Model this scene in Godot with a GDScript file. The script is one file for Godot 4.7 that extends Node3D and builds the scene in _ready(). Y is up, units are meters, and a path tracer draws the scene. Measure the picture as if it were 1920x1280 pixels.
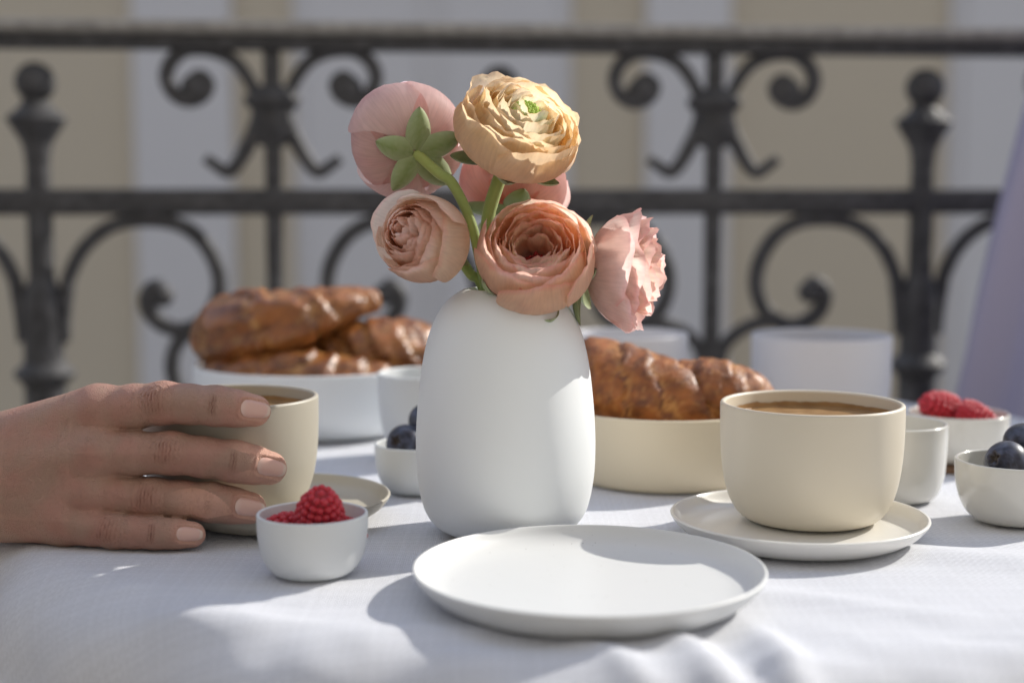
extends Node3D

const T := 0.75            # height of the cloth on the table top
var M := {}                # materials
var taken := {}

# ------------------------------------------------------------------ naming
func numbered(n: String) -> String:
	if not taken.has(n):
		taken[n] = 0
		return n
	taken[n] += 1
	return "%s_%03d" % [n, taken[n]]

func meta(o: Node, label: String, category: String, group := "") -> void:
	o.set_meta("label", label)
	o.set_meta("category", category)
	if group != "":
		o.set_meta("group", group)

func thing(n: String, label: String, category: String, at: Vector3, group := "") -> Node3D:
	var o := Node3D.new()
	o.name = numbered(n)
	add_child(o)
	o.position = at
	meta(o, label, category, group)
	return o

func part(n: String, mesh: Mesh, mat: Material, parent: Node, at := Vector3.ZERO) -> MeshInstance3D:
	var o := MeshInstance3D.new()
	o.name = n
	o.mesh = mesh
	o.material_override = null
	for i in mesh.get_surface_count():
		o.set_surface_override_material(i, mat)
	if parent == self:
		o.name = numbered(n)
	else:
		var k := 0
		var nm := n
		while parent.has_node(NodePath(nm)):
			k += 1
			nm = "%s_%03d" % [n, k]
		o.name = nm
	parent.add_child(o, true)
	o.position = at
	return o

func struct_part(n: String, mesh: Mesh, mat: Material, at := Vector3.ZERO) -> MeshInstance3D:
	var o := part(n, mesh, mat, self, at)
	o.set_meta("kind", "structure")
	return o

# ------------------------------------------------------------------ mesh helpers
func build(vs: PackedVector3Array, ix: PackedInt32Array, cols := PackedColorArray(), uvs := PackedVector2Array(), given := PackedVector3Array()) -> ArrayMesh:
	var ns := given
	if ns.is_empty():
		ns.resize(vs.size())
		for t in range(0, ix.size(), 3):
			var a := ix[t]
			var b := ix[t + 1]
			var c := ix[t + 2]
			var n := (vs[c] - vs[a]).cross(vs[b] - vs[a])
			ns[a] += n
			ns[b] += n
			ns[c] += n
		for i in ns.size():
			ns[i] = ns[i].normalized() if ns[i].length_squared() > 1e-30 else Vector3.UP
	var arr := []
	arr.resize(Mesh.ARRAY_MAX)
	arr[Mesh.ARRAY_VERTEX] = vs
	arr[Mesh.ARRAY_NORMAL] = ns
	if cols.size() > 0:
		arr[Mesh.ARRAY_COLOR] = cols
	if uvs.size() > 0:
		arr[Mesh.ARRAY_TEX_UV] = uvs
	arr[Mesh.ARRAY_INDEX] = ix
	var m := ArrayMesh.new()
	m.add_surface_from_arrays(Mesh.PRIMITIVE_TRIANGLES, arr)
	return m

func grid_index(nu: int, nv: int, wrap_v: bool) -> PackedInt32Array:
	# nu rows (first index), nv columns; triangles (a, next column, next row)
	var ix := PackedInt32Array()
	var cols := nv if wrap_v else nv - 1
	for i in nu - 1:
		for j in cols:
			var a := i * nv + j
			var b := i * nv + (j + 1) % nv
			var c := a + nv
			var d := b + nv
			ix.append_array([a, b, c, b, d, c])
	return ix

func smooth_line(p: Array, n: int) -> PackedVector2Array:
	# Catmull-Rom through 2D points
	var out := PackedVector2Array()
	for i in p.size() - 1:
		var p0: Vector2 = p[maxi(i - 1, 0)]
		var p1: Vector2 = p[i]
		var p2: Vector2 = p[i + 1]
		var p3: Vector2 = p[mini(i + 2, p.size() - 1)]
		for k in n:
			out.append(p1.cubic_interpolate(p2, p0, p3, float(k) / n))
	out.append(p[p.size() - 1])
	return out

func smooth_path(p: Array, n: int) -> PackedVector3Array:
	var out := PackedVector3Array()
	for i in p.size() - 1:
		var p0: Vector3 = p[maxi(i - 1, 0)]
		var p1: Vector3 = p[i]
		var p2: Vector3 = p[i + 1]
		var p3: Vector3 = p[mini(i + 2, p.size() - 1)]
		for k in n:
			out.append(p1.cubic_interpolate(p2, p0, p3, float(k) / n))
	out.append(p[p.size() - 1])
	return out

func lathe(profile: PackedVector2Array, seg: int, wobble := 0.0) -> ArrayMesh:
	var vs := PackedVector3Array()
	for i in profile.size():
		var q := profile[i]
		for j in seg:
			var a := TAU * j / seg
			var r := maxf(q.x, 0.00005) * (1.0 + wobble * sin(2.0 * a + 0.7) + 0.5 * wobble * sin(3.0 * a + q.y * 20.0))
			vs.append(Vector3(r * cos(a), q.y, r * sin(a)))
	return build(vs, grid_index(profile.size(), seg, true))

func sweep(path: PackedVector3Array, rad: Callable, seg: int, side := Vector3.ZERO, flat := 1.0, squareness := 0.0, caps := true) -> ArrayMesh:
	# tube along a path; rad(t) radius; flat scales the second axis; side fixes the first axis
	var vs := PackedVector3Array()
	var n := path.size()
	var prev := Vector3.ZERO
	for i in n:
		var t := (path[mini(i + 1, n - 1)] - path[maxi(i - 1, 0)]).normalized()
		var s := side
		if s == Vector3.ZERO:
			s = prev if prev != Vector3.ZERO else (Vector3.RIGHT if absf(t.x) < 0.8 else Vector3.UP)
		var e2 := t.cross(s).normalized()
		var e1 := e2.cross(t).normalized()
		prev = e1
		var r: float = rad.call(float(i) / (n - 1))
		for j in seg:
			var a := TAU * j / seg
			var ca := cos(a)
			var sa := sin(a)
			var k := 1.0
			if squareness > 0.0:
				k = lerpf(1.0, 1.0 / maxf(absf(ca), absf(sa)), squareness)
			vs.append(path[i] + (e1 * ca * flat + e2 * sa) * r * k)
	var ix := grid_index(n, seg, true)
	if caps:
		for e in 2:
			var row := 0 if e == 0 else n - 1
			var c := vs.size()
			vs.append(path[row])
			for j in seg:
				var a := row * seg + j
				var b := row * seg + (j + 1) % seg
				if e == 0:
					ix.append_array([c, b, a])
				else:
					ix.append_array([c, a, b])
	# the sweep's rings run the other way round than a lathe's: turn the faces outward
	for k in range(0, ix.size(), 3):
		var w := ix[k + 1]
		ix[k + 1] = ix[k + 2]
		ix[k + 2] = w
	return build(vs, ix)

func box(size: Vector3, bevel := 0.0) -> ArrayMesh:
	# box centred on its base middle (y from 0 to size.y) with chamfered vertical and top edges
	var vs := PackedVector3Array()
	var ix := PackedInt32Array()
	var h := size * 0.5
	var b := bevel
	for f in 6:
		var ax := f / 2
		var sg := 1.0 if f % 2 == 0 else -1.0
		var n := Vector3.ZERO
		n[ax] = sg
		var u := Vector3.ZERO
		u[(ax + 1) % 3] = 1.0
		var w := n.cross(u)
		var hu := absf(u.dot(h)) - b
		var hw := absf(w.dot(h)) - b
		var c := n * absf(n.dot(h))
		var s := vs.size()
		for q in [[-1, -1], [1, -1], [1, 1], [-1, 1]]:
			vs.append(c + u * hu * q[0] + w * hw * q[1] + Vector3(0, h.y, 0))
		ix.append_array([s, s + 2, s + 1, s, s + 3, s + 2])
	if b > 0.0:
		# chamfers by hull of face corners: edges
		for ax in 3:
			var a1 := (ax + 1) % 3
			var a2 := (ax + 2) % 3
			for s1 in [-1.0, 1.0]:
				for s2 in [-1.0, 1.0]:
					var q := []
					for e in [-1.0, 1.0]:
						var p := Vector3.ZERO
						p[ax] = (h[ax] - b) * e
						p[a1] = h[a1] * s1
						p[a2] = (h[a2] - b) * s2
						q.append(p + Vector3(0, h.y, 0))
						p[a1] = (h[a1] - b) * s1
						p[a2] = h[a2] * s2
						q.append(p + Vector3(0, h.y, 0))
					var s := vs.size()
					vs.append_array([q[0], q[1], q[3], q[2]])
					if s1 * s2 > 0:
						ix.append_array([s, s + 2, s + 1, s, s + 3, s + 2])
					else:
						ix.append_array([s, s + 1, s + 2, s, s + 2, s + 3])
		for sx in [-1.0, 1.0]:
			for sy in [-1.0, 1.0]:
				for sz in [-1.0, 1.0]:
					var s := vs.size()
					var o := Vector3(0, h.y, 0)
					vs.append(o + Vector3(h.x * sx, (h.y - b) * sy, (h.z - b) * sz))
					vs.append(o + Vector3((h.x - b) * sx, h.y * sy, (h.z - b) * sz))
					vs.append(o + Vector3((h.x - b) * sx, (h.y - b) * sy, h.z * sz))
					if sx * sy * sz > 0:
						ix.append_array([s, s + 2, s + 1])
					else:
						ix.append_array([s, s + 1, s + 2])
	return build(vs, ix)

# ------------------------------------------------------------------ materials
func lin(r: float, g: float, b: float) -> Color:
	return Color(r, g, b).linear_to_srgb()

func mat(n: String, c: Color, rough: float, vertex := false) -> StandardMaterial3D:
	var m := StandardMaterial3D.new()
	m.resource_name = n
	m.albedo_color = c
	m.roughness = rough
	m.vertex_color_use_as_albedo = vertex
	M[n] = m
	return m

func noise_tex(sd: int, freq: float, size: int, octaves: int, normal := false, strength := 4.0) -> NoiseTexture2D:
	var fn := FastNoiseLite.new()
	fn.seed = sd
	fn.noise_type = FastNoiseLite.TYPE_SIMPLEX_SMOOTH
	fn.frequency = freq
	fn.fractal_octaves = octaves
	var t := NoiseTexture2D.new()
	t.noise = fn
	t.width = size
	t.height = size
	t.seamless = true
	t.as_normal_map = normal
	t.bump_strength = strength
	return t

func ramp_tex(sd: int, freq: float, lo: float, hi: float) -> NoiseTexture2D:
	var t := noise_tex(sd, freq, 256, 4)
	var g := Gradient.new()
	g.set_color(0, Color(lo, lo, lo))
	g.set_color(1, Color(hi, hi, hi))
	t.color_ramp = g
	return t

func tri(m: StandardMaterial3D, repeat: float) -> void:
	m.uv1_triplanar = true
	m.uv1_scale = Vector3.ONE / repeat

func weave_image() -> ImageTexture:
	# plain twill: 32 x 32 threads, slubs and uneven thread heights
	var n := 512
	var th := 32
	var px := n / th
	var im := Image.create(n, n, false, Image.FORMAT_L8)
	var rng := RandomNumberGenerator.new()
	rng.seed = 77
	var warp := []
	var weft := []
	for i in th:
		warp.append(rng.randf_range(0.82, 1.0))
		weft.append(rng.randf_range(0.78, 1.0))
	for y in n:
		var wy := y / px
		var fy := (float(y % px) + 0.5) / px * 2.0 - 1.0
		for x in n:
			var wx := x / px
			var fx := (float(x % px) + 0.5) / px * 2.0 - 1.0
			var up := (wx + wy * 1) % 4 < 2
			var h := 0.0
			if up:
				h = sqrt(maxf(0.0, 1.0 - fx * fx)) * (0.75 + 0.25 * (1.0 - fy * fy)) * warp[wx]
			else:
				h = sqrt(maxf(0.0, 1.0 - fy * fy)) * (0.6 + 0.3 * (1.0 - fx * fx)) * weft[wy]
			im.set_pixel(x, y, Color(h, h, h))
	return ImageTexture.create_from_image(im)

func yarn_image() -> ImageTexture:
	# the twill's yarns differ a little in tone
	var n := 512
	var px := n / 32
	var im := Image.create(n, n, false, Image.FORMAT_RGB8)
	var rng := RandomNumberGenerator.new()
	rng.seed = 78
	var tones := []
	for i in 64:
		tones.append(rng.randf_range(0.95, 1.0))
	for y in n:
		for x in n:
			var up := (x / px + y / px) % 4 < 2
			var g: float = tones[x / px] if up else tones[32 + y / px] * 0.975
			im.set_pixel(x, y, Color(g, g, g))
	return ImageTexture.create_from_image(im)

func streak_image(sd: int, lo: float) -> ImageTexture:
	# fine veins that run along a petal (v), light and dark
	var n := 256
	var im := Image.create(n, n, false, Image.FORMAT_RGB8)
	var fn := FastNoiseLite.new()
	fn.seed = sd
	fn.frequency = 1.0
	fn.fractal_octaves = 3
	for y in n:
		for x in n:
			var fan := (x - n * 0.5) * (0.6 + 0.5 * y / n)
			var a := fn.get_noise_2d(fan * 0.16, y * 0.012)
			var b := fn.get_noise_2d(fan * 0.03 + 50.0, y * 0.02)
			var g := clampf(lo + (1.0 - lo) * (0.62 + 0.55 * a + 0.35 * b), 0.0, 1.0)
			im.set_pixel(x, y, Color(g, lerpf(g, 1.0, 0.12) * g ** 0.12, g))
	return ImageTexture.create_from_image(im)

func make_materials() -> void:
	var uneven := noise_tex(5, 0.02, 256, 3, true, 3.0)
	for c in [["vase_white", lin(0.82, 0.85, 0.86), 0.5], ["bowl_white", lin(0.69, 0.71, 0.71), 0.55], ["plate_white", lin(0.67, 0.68, 0.675), 0.42],
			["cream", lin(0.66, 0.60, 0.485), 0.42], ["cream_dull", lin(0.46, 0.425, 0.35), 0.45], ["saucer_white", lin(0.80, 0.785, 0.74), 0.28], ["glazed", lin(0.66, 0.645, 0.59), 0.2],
			["bowl_cream", lin(0.74, 0.645, 0.47), 0.5], ["china", lin(0.64, 0.64, 0.67), 0.4]]:
		var m := mat(c[0], c[1], c[2])
		m.normal_enabled = true
		m.normal_texture = uneven
		m.normal_scale = 0.06
		tri(m, 0.05)
	for g in ["glazed", "saucer_white"]:
		M[g].clearcoat_enabled = true
		M[g].clearcoat = 0.5
		M[g].clearcoat_roughness = 0.08
	# tiny specks in the plate glaze
	var sp := Image.create(512, 512, false, Image.FORMAT_RGB8)
	sp.fill(Color.WHITE)
	var rng := RandomNumberGenerator.new()
	rng.seed = 9
	for i in 40:
		var x := rng.randi_range(2, 508)
		var y := rng.randi_range(2, 508)
		var s := rng.randi_range(1, 3)
		sp.fill_rect(Rect2i(x, y, s, s), Color(0.45, 0.43, 0.40).lerp(Color.WHITE, rng.randf() * 0.6))
	M.plate_white.albedo_texture = ImageTexture.create_from_image(sp)
	M.plate_white.uv1_scale = Vector3.ONE / 0.09
	var cl := mat("cloth", lin(0.80, 0.815, 0.865), 0.9)
	cl.heightmap_enabled = true
	cl.heightmap_texture = weave_image()
	cl.heightmap_scale = 0.065
	cl.albedo_texture = yarn_image()
	cl.rim_enabled = true
	cl.rim = 0.25
	cl.rim_tint = 0.5
	var lv := mat("lavender_cloth", lin(0.36, 0.34, 0.46), 0.95)
	lv.rim_enabled = true
	lv.rim = 0.2
	# flowers
	var vein := streak_image(3, 0.93)
	var pt := mat("petal", Color.WHITE, 0.55, true)
	pt.albedo_texture = vein
	pt.backlight_enabled = true
	pt.backlight = Color(1.2, 1.2, 1.2)
	pt.heightmap_enabled = true
	pt.heightmap_texture = vein
	pt.heightmap_scale = 0.008
	var gr := mat("green", Color.WHITE, 0.7, true)
	gr.rim_enabled = true
	gr.rim = 0.5
	gr.rim_tint = 0.3
	gr.backlight_enabled = true
	gr.backlight = Color(0.25, 0.25, 0.25)
	gr.normal_enabled = true
	gr.normal_texture = noise_tex(31, 0.12, 128, 2, true, 6.0)
	gr.normal_scale = 0.3
	tri(gr, 0.012)
	var st := mat("stamen", Color.WHITE, 0.7, true)
	# food
	var cr := mat("crust", Color.WHITE, 0.37, true)
	cr.clearcoat_enabled = true
	cr.clearcoat = 0.22
	cr.clearcoat_roughness = 0.25
	cr.normal_enabled = true
	cr.normal_texture = noise_tex(12, 0.05, 256, 4, true, 8.0)
	cr.normal_scale = 0.5
	tri(cr, 0.03)
	var cm: StandardMaterial3D = cr.duplicate()
	cm.resource_name = "crust_matt"
	cm.roughness = 0.55
	cm.clearcoat = 0.08
	cm.albedo_color = Color(1.0, 0.97, 0.92)
	M["crust_matt"] = cm
	var rb := mat("raspberry", lin(0.50, 0.018, 0.035), 0.38)
	rb.subsurf_scatter_enabled = true
	rb.subsurf_scatter_strength = 0.15
	rb.rim_enabled = true
	rb.rim = 0.35
	rb.rim_tint = 0.4
	mat("raspberry_core", lin(0.30, 0.012, 0.02), 0.6)
	var bb := mat("blueberry", Color.WHITE, 0.42, true)
	bb.rim_enabled = true
	bb.rim = 0.2
	var cf := mat("coffee", Color.WHITE, 0.35, true)
	# skin
	var sk := mat("skin", Color.WHITE, 0.5, true)
	sk.subsurf_scatter_enabled = true
	sk.subsurf_scatter_strength = 0.025
	sk.normal_enabled = true
	var pores := FastNoiseLite.new()
	pores.seed = 4
	pores.noise_type = FastNoiseLite.TYPE_CELLULAR
	pores.cellular_return_type = FastNoiseLite.RETURN_DISTANCE2_SUB
	pores.frequency = 0.09
	pores.fractal_octaves = 2
	var pt2 := NoiseTexture2D.new()
	pt2.noise = pores
	pt2.width = 512
	pt2.height = 512
	pt2.seamless = true
	pt2.as_normal_map = true
	pt2.bump_strength = 5.0
	sk.normal_texture = pt2
	sk.normal_scale = 2.2
	tri(sk, 0.035)
	var nl := mat("nail", Color.WHITE, 0.28, true)
	nl.clearcoat_enabled = true
	nl.clearcoat = 0.4
	nl.clearcoat_roughness = 0.2
	# setting
	var ir := mat("iron", lin(0.035, 0.036, 0.040), 0.6)
	ir.albedo_texture = ramp_tex(21, 0.02, 0.6, 1.0)
	ir.albedo_color = lin(0.105, 0.103, 0.108)
	ir.metallic = 0.15
	ir.normal_enabled = true
	ir.normal_texture = noise_tex(22, 0.05, 256, 3, true, 6.0)
	ir.normal_scale = 0.5
	tri(ir, 0.15)
	var irt := mat("iron_worn_lit", lin(0.44, 0.42, 0.39), 0.7)  # paler than the iron: worn paint, plus skylight put into the colour
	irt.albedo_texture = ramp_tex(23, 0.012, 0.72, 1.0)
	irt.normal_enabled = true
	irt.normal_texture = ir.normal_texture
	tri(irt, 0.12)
	for c in [["plaster_beige", lin(0.565, 0.485, 0.36)], ["plaster_grey", lin(0.655, 0.63, 0.61)], ["plaster_warm", lin(0.60, 0.565, 0.51)], ["stone", lin(0.42, 0.40, 0.37)], ["asphalt", lin(0.06, 0.06, 0.062)]]:
		var m := mat(c[0], c[1], 0.9)
		m.normal_enabled = true
		m.normal_texture = uneven
		m.normal_scale = 0.3
		tri(m, 0.6)
	mat("wood", lin(0.18, 0.10, 0.055), 0.6)
	mat("jacket", lin(0.035, 0.04, 0.06), 0.9)
	mat("cotton", lin(0.62, 0.63, 0.66), 0.9)

# ------------------------------------------------------------------ scene
func _ready() -> void:
	var cam := Camera3D.new()
	cam.name = "camera"
	add_child(cam)
	cam.position = Vector3(0, T + 0.183, 0)
	cam.rotation = Vector3(-atan(275.0 / 2667.0), 0, 0)
	cam.near = 0.05
	cam.far = 200.0
	var lens := CameraAttributesPhysical.new()
	lens.frustum_focal_length = 50.0
	lens.frustum_focus_distance = 0.752
	lens.frustum_near = 0.05
	lens.frustum_far = 200.0
	lens.exposure_aperture = 3.7
	cam.attributes = lens
	cam.fov = rad_to_deg(2.0 * atan(640.0 / 2667.0))

	var sky := ProceduralSkyMaterial.new()
	sky.sky_top_color = Color(0.572, 0.62, 0.715)
	sky.sky_horizon_color = Color(0.835, 0.835, 0.835)
	sky.sky_curve = 0.18
	sky.ground_bottom_color = Color(0.30, 0.29, 0.28)
	sky.ground_horizon_color = Color(0.55, 0.56, 0.58)
	sky.sky_energy_multiplier = 1.26
	sky.sun_angle_max = 2.0
	var env := Environment.new()
	env.background_mode = Environment.BG_SKY
	env.sky = Sky.new()
	env.sky.sky_material = sky
	env.background_energy_multiplier = 1.0
	env.tonemap_mode = Environment.TONE_MAPPER_LINEAR
	env.tonemap_exposure = 1.09
	env.sdfgi_enabled = true
	env.ssao_enabled = true
	env.ssil_enabled = true
	var we := WorldEnvironment.new()
	we.name = "environment"
	we.environment = env
	add_child(we)

	var sun := DirectionalLight3D.new()
	sun.name = "sun"
	sun.light_color = Color(1.0, 0.978, 0.938)
	sun.light_energy = 1.4
	sun.light_angular_distance = 0.5
	sun.shadow_enabled = true
	add_child(sun)
	# towards the sun: from the right, behind the table, 33 degrees up
	sun.look_at_from_position(Vector3(0.717, 0.552, -0.425), Vector3.ZERO)

	make_materials()
	make_setting()
	make_railing()
	make_table()
	make_dishes()
	make_flowers()
	make_food()
	make_person()

# ------------------------------------------------------------------ setting
func make_setting() -> void:
	struct_part("street", box(Vector3(300, 0.2, 300)), M.asphalt, Vector3(0, -6.2, -20))
	struct_part("balcony_floor", box(Vector3(7.0, 0.18, 2.9), 0.01), M.stone, Vector3(0.4, -0.18, -0.45))
	var w := thing("house_wall", "warm cream plaster house wall behind the camera, with an open door added to dim the light", "wall", Vector3(0, 0, 1.25))
	part("wall", box(Vector3(8.0, 9.0, 0.4)), M.plaster_warm, w, Vector3(3.5, 0, 0))
	part("wall", box(Vector3(5.0, 9.0, 0.4)), M.plaster_warm, w, Vector3(-5.2, 0, 0))
	part("wall", box(Vector3(2.2, 6.4, 0.4)), M.plaster_warm, w, Vector3(-1.6, 2.6, 0))
	for x in [-2.66, -0.54]:  # door opening added to lessen the fill light from the left
		part("added_door_frame", box(Vector3(0.08, 2.52, 0.12), 0.008), M.cotton, w, Vector3(x, 0, 0.05))
	part("added_door_frame", box(Vector3(2.03, 0.08, 0.12), 0.008), M.cotton, w, Vector3(-1.6, 2.52, 0.05))
	# unseen dark room, added with the door to cut light from this side
	part("added_room_wall", box(Vector3(4.6, 2.7, 0.1)), M.plaster_beige, w, Vector3(-1.6, 0, 3.6))
	part("added_room_wall", box(Vector3(0.1, 2.7, 3.35)), M.plaster_beige, w, Vector3(-3.9, 0, 1.878))
	part("added_room_wall", box(Vector3(0.1, 2.7, 3.35)), M.plaster_beige, w, Vector3(0.7, 0, 1.878))
	part("added_room_ceiling", box(Vector3(4.7, 0.1, 3.46)), M.plaster_beige, w, Vector3(-1.6, 2.703, 1.93))
	part("added_room_floor", box(Vector3(4.7, 0.1, 3.46)), M.wood, w, Vector3(-1.6, -0.103, 1.93))
	# the house across the street
	var f := thing("house_facade", "shaded house front across the street with beige and pale grey upright bands", "building", Vector3(0, -6.0, -9.0))
	part("wall", box(Vector3(26.0, 12.5, 0.5)), M.plaster_beige, f, Vector3(0, 0, -0.25))
	# pale grey pilasters and shutters, proud of the beige wall
	for b in [[-2.36, -1.74, 0.07], [-1.36, 0.37, 0.05], [0.83, 1.36, 0.07], [2.72, 4.1, 0.05], [-5.2, -3.95, 0.05], [5.0, 5.6, 0.07], [-6.9, -6.2, 0.07], [6.9, 8.4, 0.05]]:
		part("pilaster", box(Vector3(b[1] - b[0], 11.6, b[2]), 0.02), M.plaster_grey, f, Vector3((b[0] + b[1]) / 2.0, 0.4, b[2] / 2.0 - 0.002))
	for b in [[-1.36, -0.5], [-0.5, 0.37], [2.72, 4.1]]:
		part("panel", box(Vector3(b[1] - b[0] - 0.16, 10.8, 0.03), 0.012), M.plaster_grey, f, Vector3((b[0] + b[1]) / 2.0, 0.8, 0.062))
	part("cornice", box(Vector3(26.2, 0.5, 0.4), 0.05), M.plaster_grey, f, Vector3(0, 12.52, 0.1))
	part("plinth", box(Vector3(26.1, 0.38, 0.3), 0.03), M.stone, f, Vector3(0, 0.002, 0.1))
	# lavender cloth at the right edge
	var vs := PackedVector3Array()
	var uv := PackedVector2Array()
	var rows := 60
	var seg := 160
	for i in rows:
		var t := float(i) / (rows - 1)
		var y := lerpf(-0.45, 0.52, t)
		# left silhouette leans in towards the top
		var left := 0.4655 + 0.17 * y + 0.15 * maxf(0.0, y) ** 2
		var a := 0.80 - left
		var b := 0.10 + 0.03 * (1.0 - t)
		var close := sqrt(maxf(0.0, 1.0 - pow(maxf(0.0, (t - 0.8) / 0.2), 2.0)))
		for j in seg:
			var p := TAU * j / seg
			var fold := 0.014 * (1.0 - 0.6 * t) * sin(9.0 * p + 2.0 * sin(2.0 * p) + 3.0 * y) + 0.004 * sin(17.0 * p + 5.0 * y)
			vs.append(Vector3((a * close + fold) * cos(p), y, (b * close + fold) * sin(p)))
			uv.append(Vector2(p, y))
	var cloth := part("draped_cloth", build(vs, grid_index(rows, seg, true), PackedColorArray(), uv), M.lavender_cloth, self, Vector3(0.80, T, -1.44))
	meta(cloth, "out-of-focus lavender cloth draped at the right edge in front of the railing", "cloth")

# ------------------------------------------------------------------ railing
func make_railing() -> void:
	var r := thing("balcony_railing", "dark wrought iron balcony railing with scrolls and ball finials behind the table", "railing", Vector3(0, T, -1.65))
	r.rotation.y = deg_to_rad(4.8)
	var yt := 0.356
	var ym := 0.179
	var half := 2.2
	var bar := func(n: String, y: float, h: float, d: float, m: Material):
		var p := PackedVector3Array()
		for k in 41:
			p.append(Vector3(lerpf(-half, half, k / 40.0), y, 0))
		part(n, sweep(p, func(_t): return h * 0.5, 16, Vector3(0, 0, 1), d / h, 0.75), m, r)
	bar.call("top_rail", yt + 0.0125, 0.0155, 0.044, M.iron_worn_lit)
	bar.call("top_rail_flat", yt - 0.0035, 0.0160, 0.034, M.iron)
	bar.call("middle_rail", ym - 0.004, 0.030, 0.024, M.iron)
	bar.call("bottom_rail", -0.66, 0.025, 0.022, M.iron)
	var posts := [-2.04, -1.54, -1.035, -0.5335, -0.0142, 0.4868, 0.985, 1.48, 1.98]
	for k in posts.size():
		var x: float = posts[k]
		var prof := smooth_line([Vector2(0.0, -0.74), Vector2(0.024, -0.74), Vector2(0.024, -0.66), Vector2(0.023, -0.05), Vector2(0.023, -0.035), Vector2(0.026, -0.03), Vector2(0.033, -0.022), Vector2(0.033, -0.016), Vector2(0.025, -0.008), Vector2(0.0225, 0.0), Vector2(0.0225, 0.05), Vector2(0.021, 0.07), Vector2(0.0165, 0.085), Vector2(0.0145, 0.095), Vector2(0.0140, 0.19), Vector2(0.0135, 0.215), Vector2(0.0165, 0.238), Vector2(0.024, 0.252), Vector2(0.0315, 0.264), Vector2(0.0325, 0.269), Vector2(0.0245, 0.275), Vector2(0.0165, 0.283), Vector2(0.0155, 0.288)], 4)
		var po := part("post", lathe(prof, 24), M.iron, r, Vector3(x, 0, 0))
		var ball := SphereMesh.new()
		ball.radius = 0.0225
		ball.height = 0.045
		part("finial", ball, M.iron, po, Vector3(0, 0.3075, 0))
		for s in [-1.0, 1.0]:
			var pts := []
			for q in [[36, 640], [40, 585], [45, 550], [50, 520], [75, 470], [115, 432], [165, 414], [235, 415], [287, 440], [320, 488], [329, 540], [312, 588], [275, 616], [235, 616], [203, 594], [192, 562], [204, 541], [222, 540]]:
				pts.append(Vector3(s * q[0] / 1660.0, 0.183 + (365.0 - q[1]) / 1660.0, 0))
			part("scroll", sweep(smooth_path(pts, 5), func(t): return 0.0078 + 0.002 * t, 12, Vector3(0, 0, 1), 1.15, 0.4), M.iron, r, Vector3(x, 0, 0))
			var eye := SphereMesh.new()
			eye.radius = 0.0135
			eye.height = 0.027
			part("scroll_eye", eye, M.iron, r, Vector3(x + s * 0.1335, 0.069, 0))
	for k in posts.size() - 1:
		var x: float = (posts[k] + posts[k + 1]) * 0.5
		if k == 3:
			x = -0.2722
		elif k == 4:
			x = 0.2359
		var bars := [Vector3(0, -0.74, 0), Vector3(0, 0.345, 0)]
		part("upright_bar", sweep(smooth_path(bars, 8), func(_t): return 0.0098, 12, Vector3(0, 0, 1), 1.0, 0.6), M.iron, r, Vector3(x, 0, 0))
		var knot := smooth_line([Vector2(0.0, 0.238), Vector2(0.014, 0.238), Vector2(0.020, 0.250), Vector2(0.025, 0.264), Vector2(0.0235, 0.274), Vector2(0.026, 0.280), Vector2(0.031, 0.285), Vector2(0.031, 0.293), Vector2(0.024, 0.298), Vector2(0.021, 0.304), Vector2(0.0, 0.308)], 4)
		part("knot", lathe(knot, 24), M.iron, r, Vector3(x, 0, 0))
		for s in [-1.0, 1.0]:
			var up := []
			for q in [[22, 195], [36, 165], [52, 138], [75, 114], [112, 99], [155, 99], [183, 120], [193, 150], [180, 178], [155, 190], [130, 182], [119, 163], [130, 150], [142, 154]]:
				up.append(Vector3(s * q[0] / 1646.0, 0.183 + (365.0 - q[1]) / 1646.0, 0))
			part("scroll", sweep(smooth_path(up, 5), func(t): return 0.0072 + 0.0025 * t, 12, Vector3(0, 0, 1), 1.15, 0.4), M.iron, r, Vector3(x, 0, 0))
			var eye := SphereMesh.new()
			eye.radius = 0.0155
			eye.height = 0.031
			part("scroll_eye", eye, M.iron, r, Vector3(x + s * 0.0865, 0.303, 0))
			var leg := []
			for q in [[18, 205], [32, 245], [45, 270], [62, 300], [76, 318], [88, 322], [104, 312], [125, 297]]:
				leg.append(Vector3(s * q[0] / 1646.0, 0.183 + (365.0 - q[1]) / 1646.0, 0))
			part("leaf_foot", sweep(smooth_path(leg, 5), func(t): return 0.0105 - 0.0045 * t, 12, Vector3(0, 0, 1), 1.0, 0.4), M.iron, r, Vector3(x, 0, 0))
			var low := []
			for q in [[14, 690], [24, 655], [45, 632], [75, 614], [115, 606], [155, 615], [185, 645], [192, 690], [175, 735], [140, 752], [112, 735], [112, 708], [130, 700]]:
				low.append(Vector3(s * q[0] / 1620.0, 0.183 + (365.0 - q[1]) / 1620.0, 0))
			part("scroll", sweep(smooth_path(low, 5), func(t): return 0.0076 + 0.002 * t, 12, Vector3(0, 0, 1), 1.15, 0.4), M.iron, r, Vector3(x, 0, 0))

# ------------------------------------------------------------------ table and cloth
const TC := Vector2(0.085, -0.949)   # middle of the round table
const TR := 0.434

func hump(x: float, z: float, cx: float, cz: float, rx: float, rz: float, turn: float) -> float:
	var dx := x - cx
	var dz := z - cz
	var u := (dx * cos(turn) + dz * sin(turn)) / rx
	var w := (-dx * sin(turn) + dz * cos(turn)) / rz
	return exp(-u * u - w * w)

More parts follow.
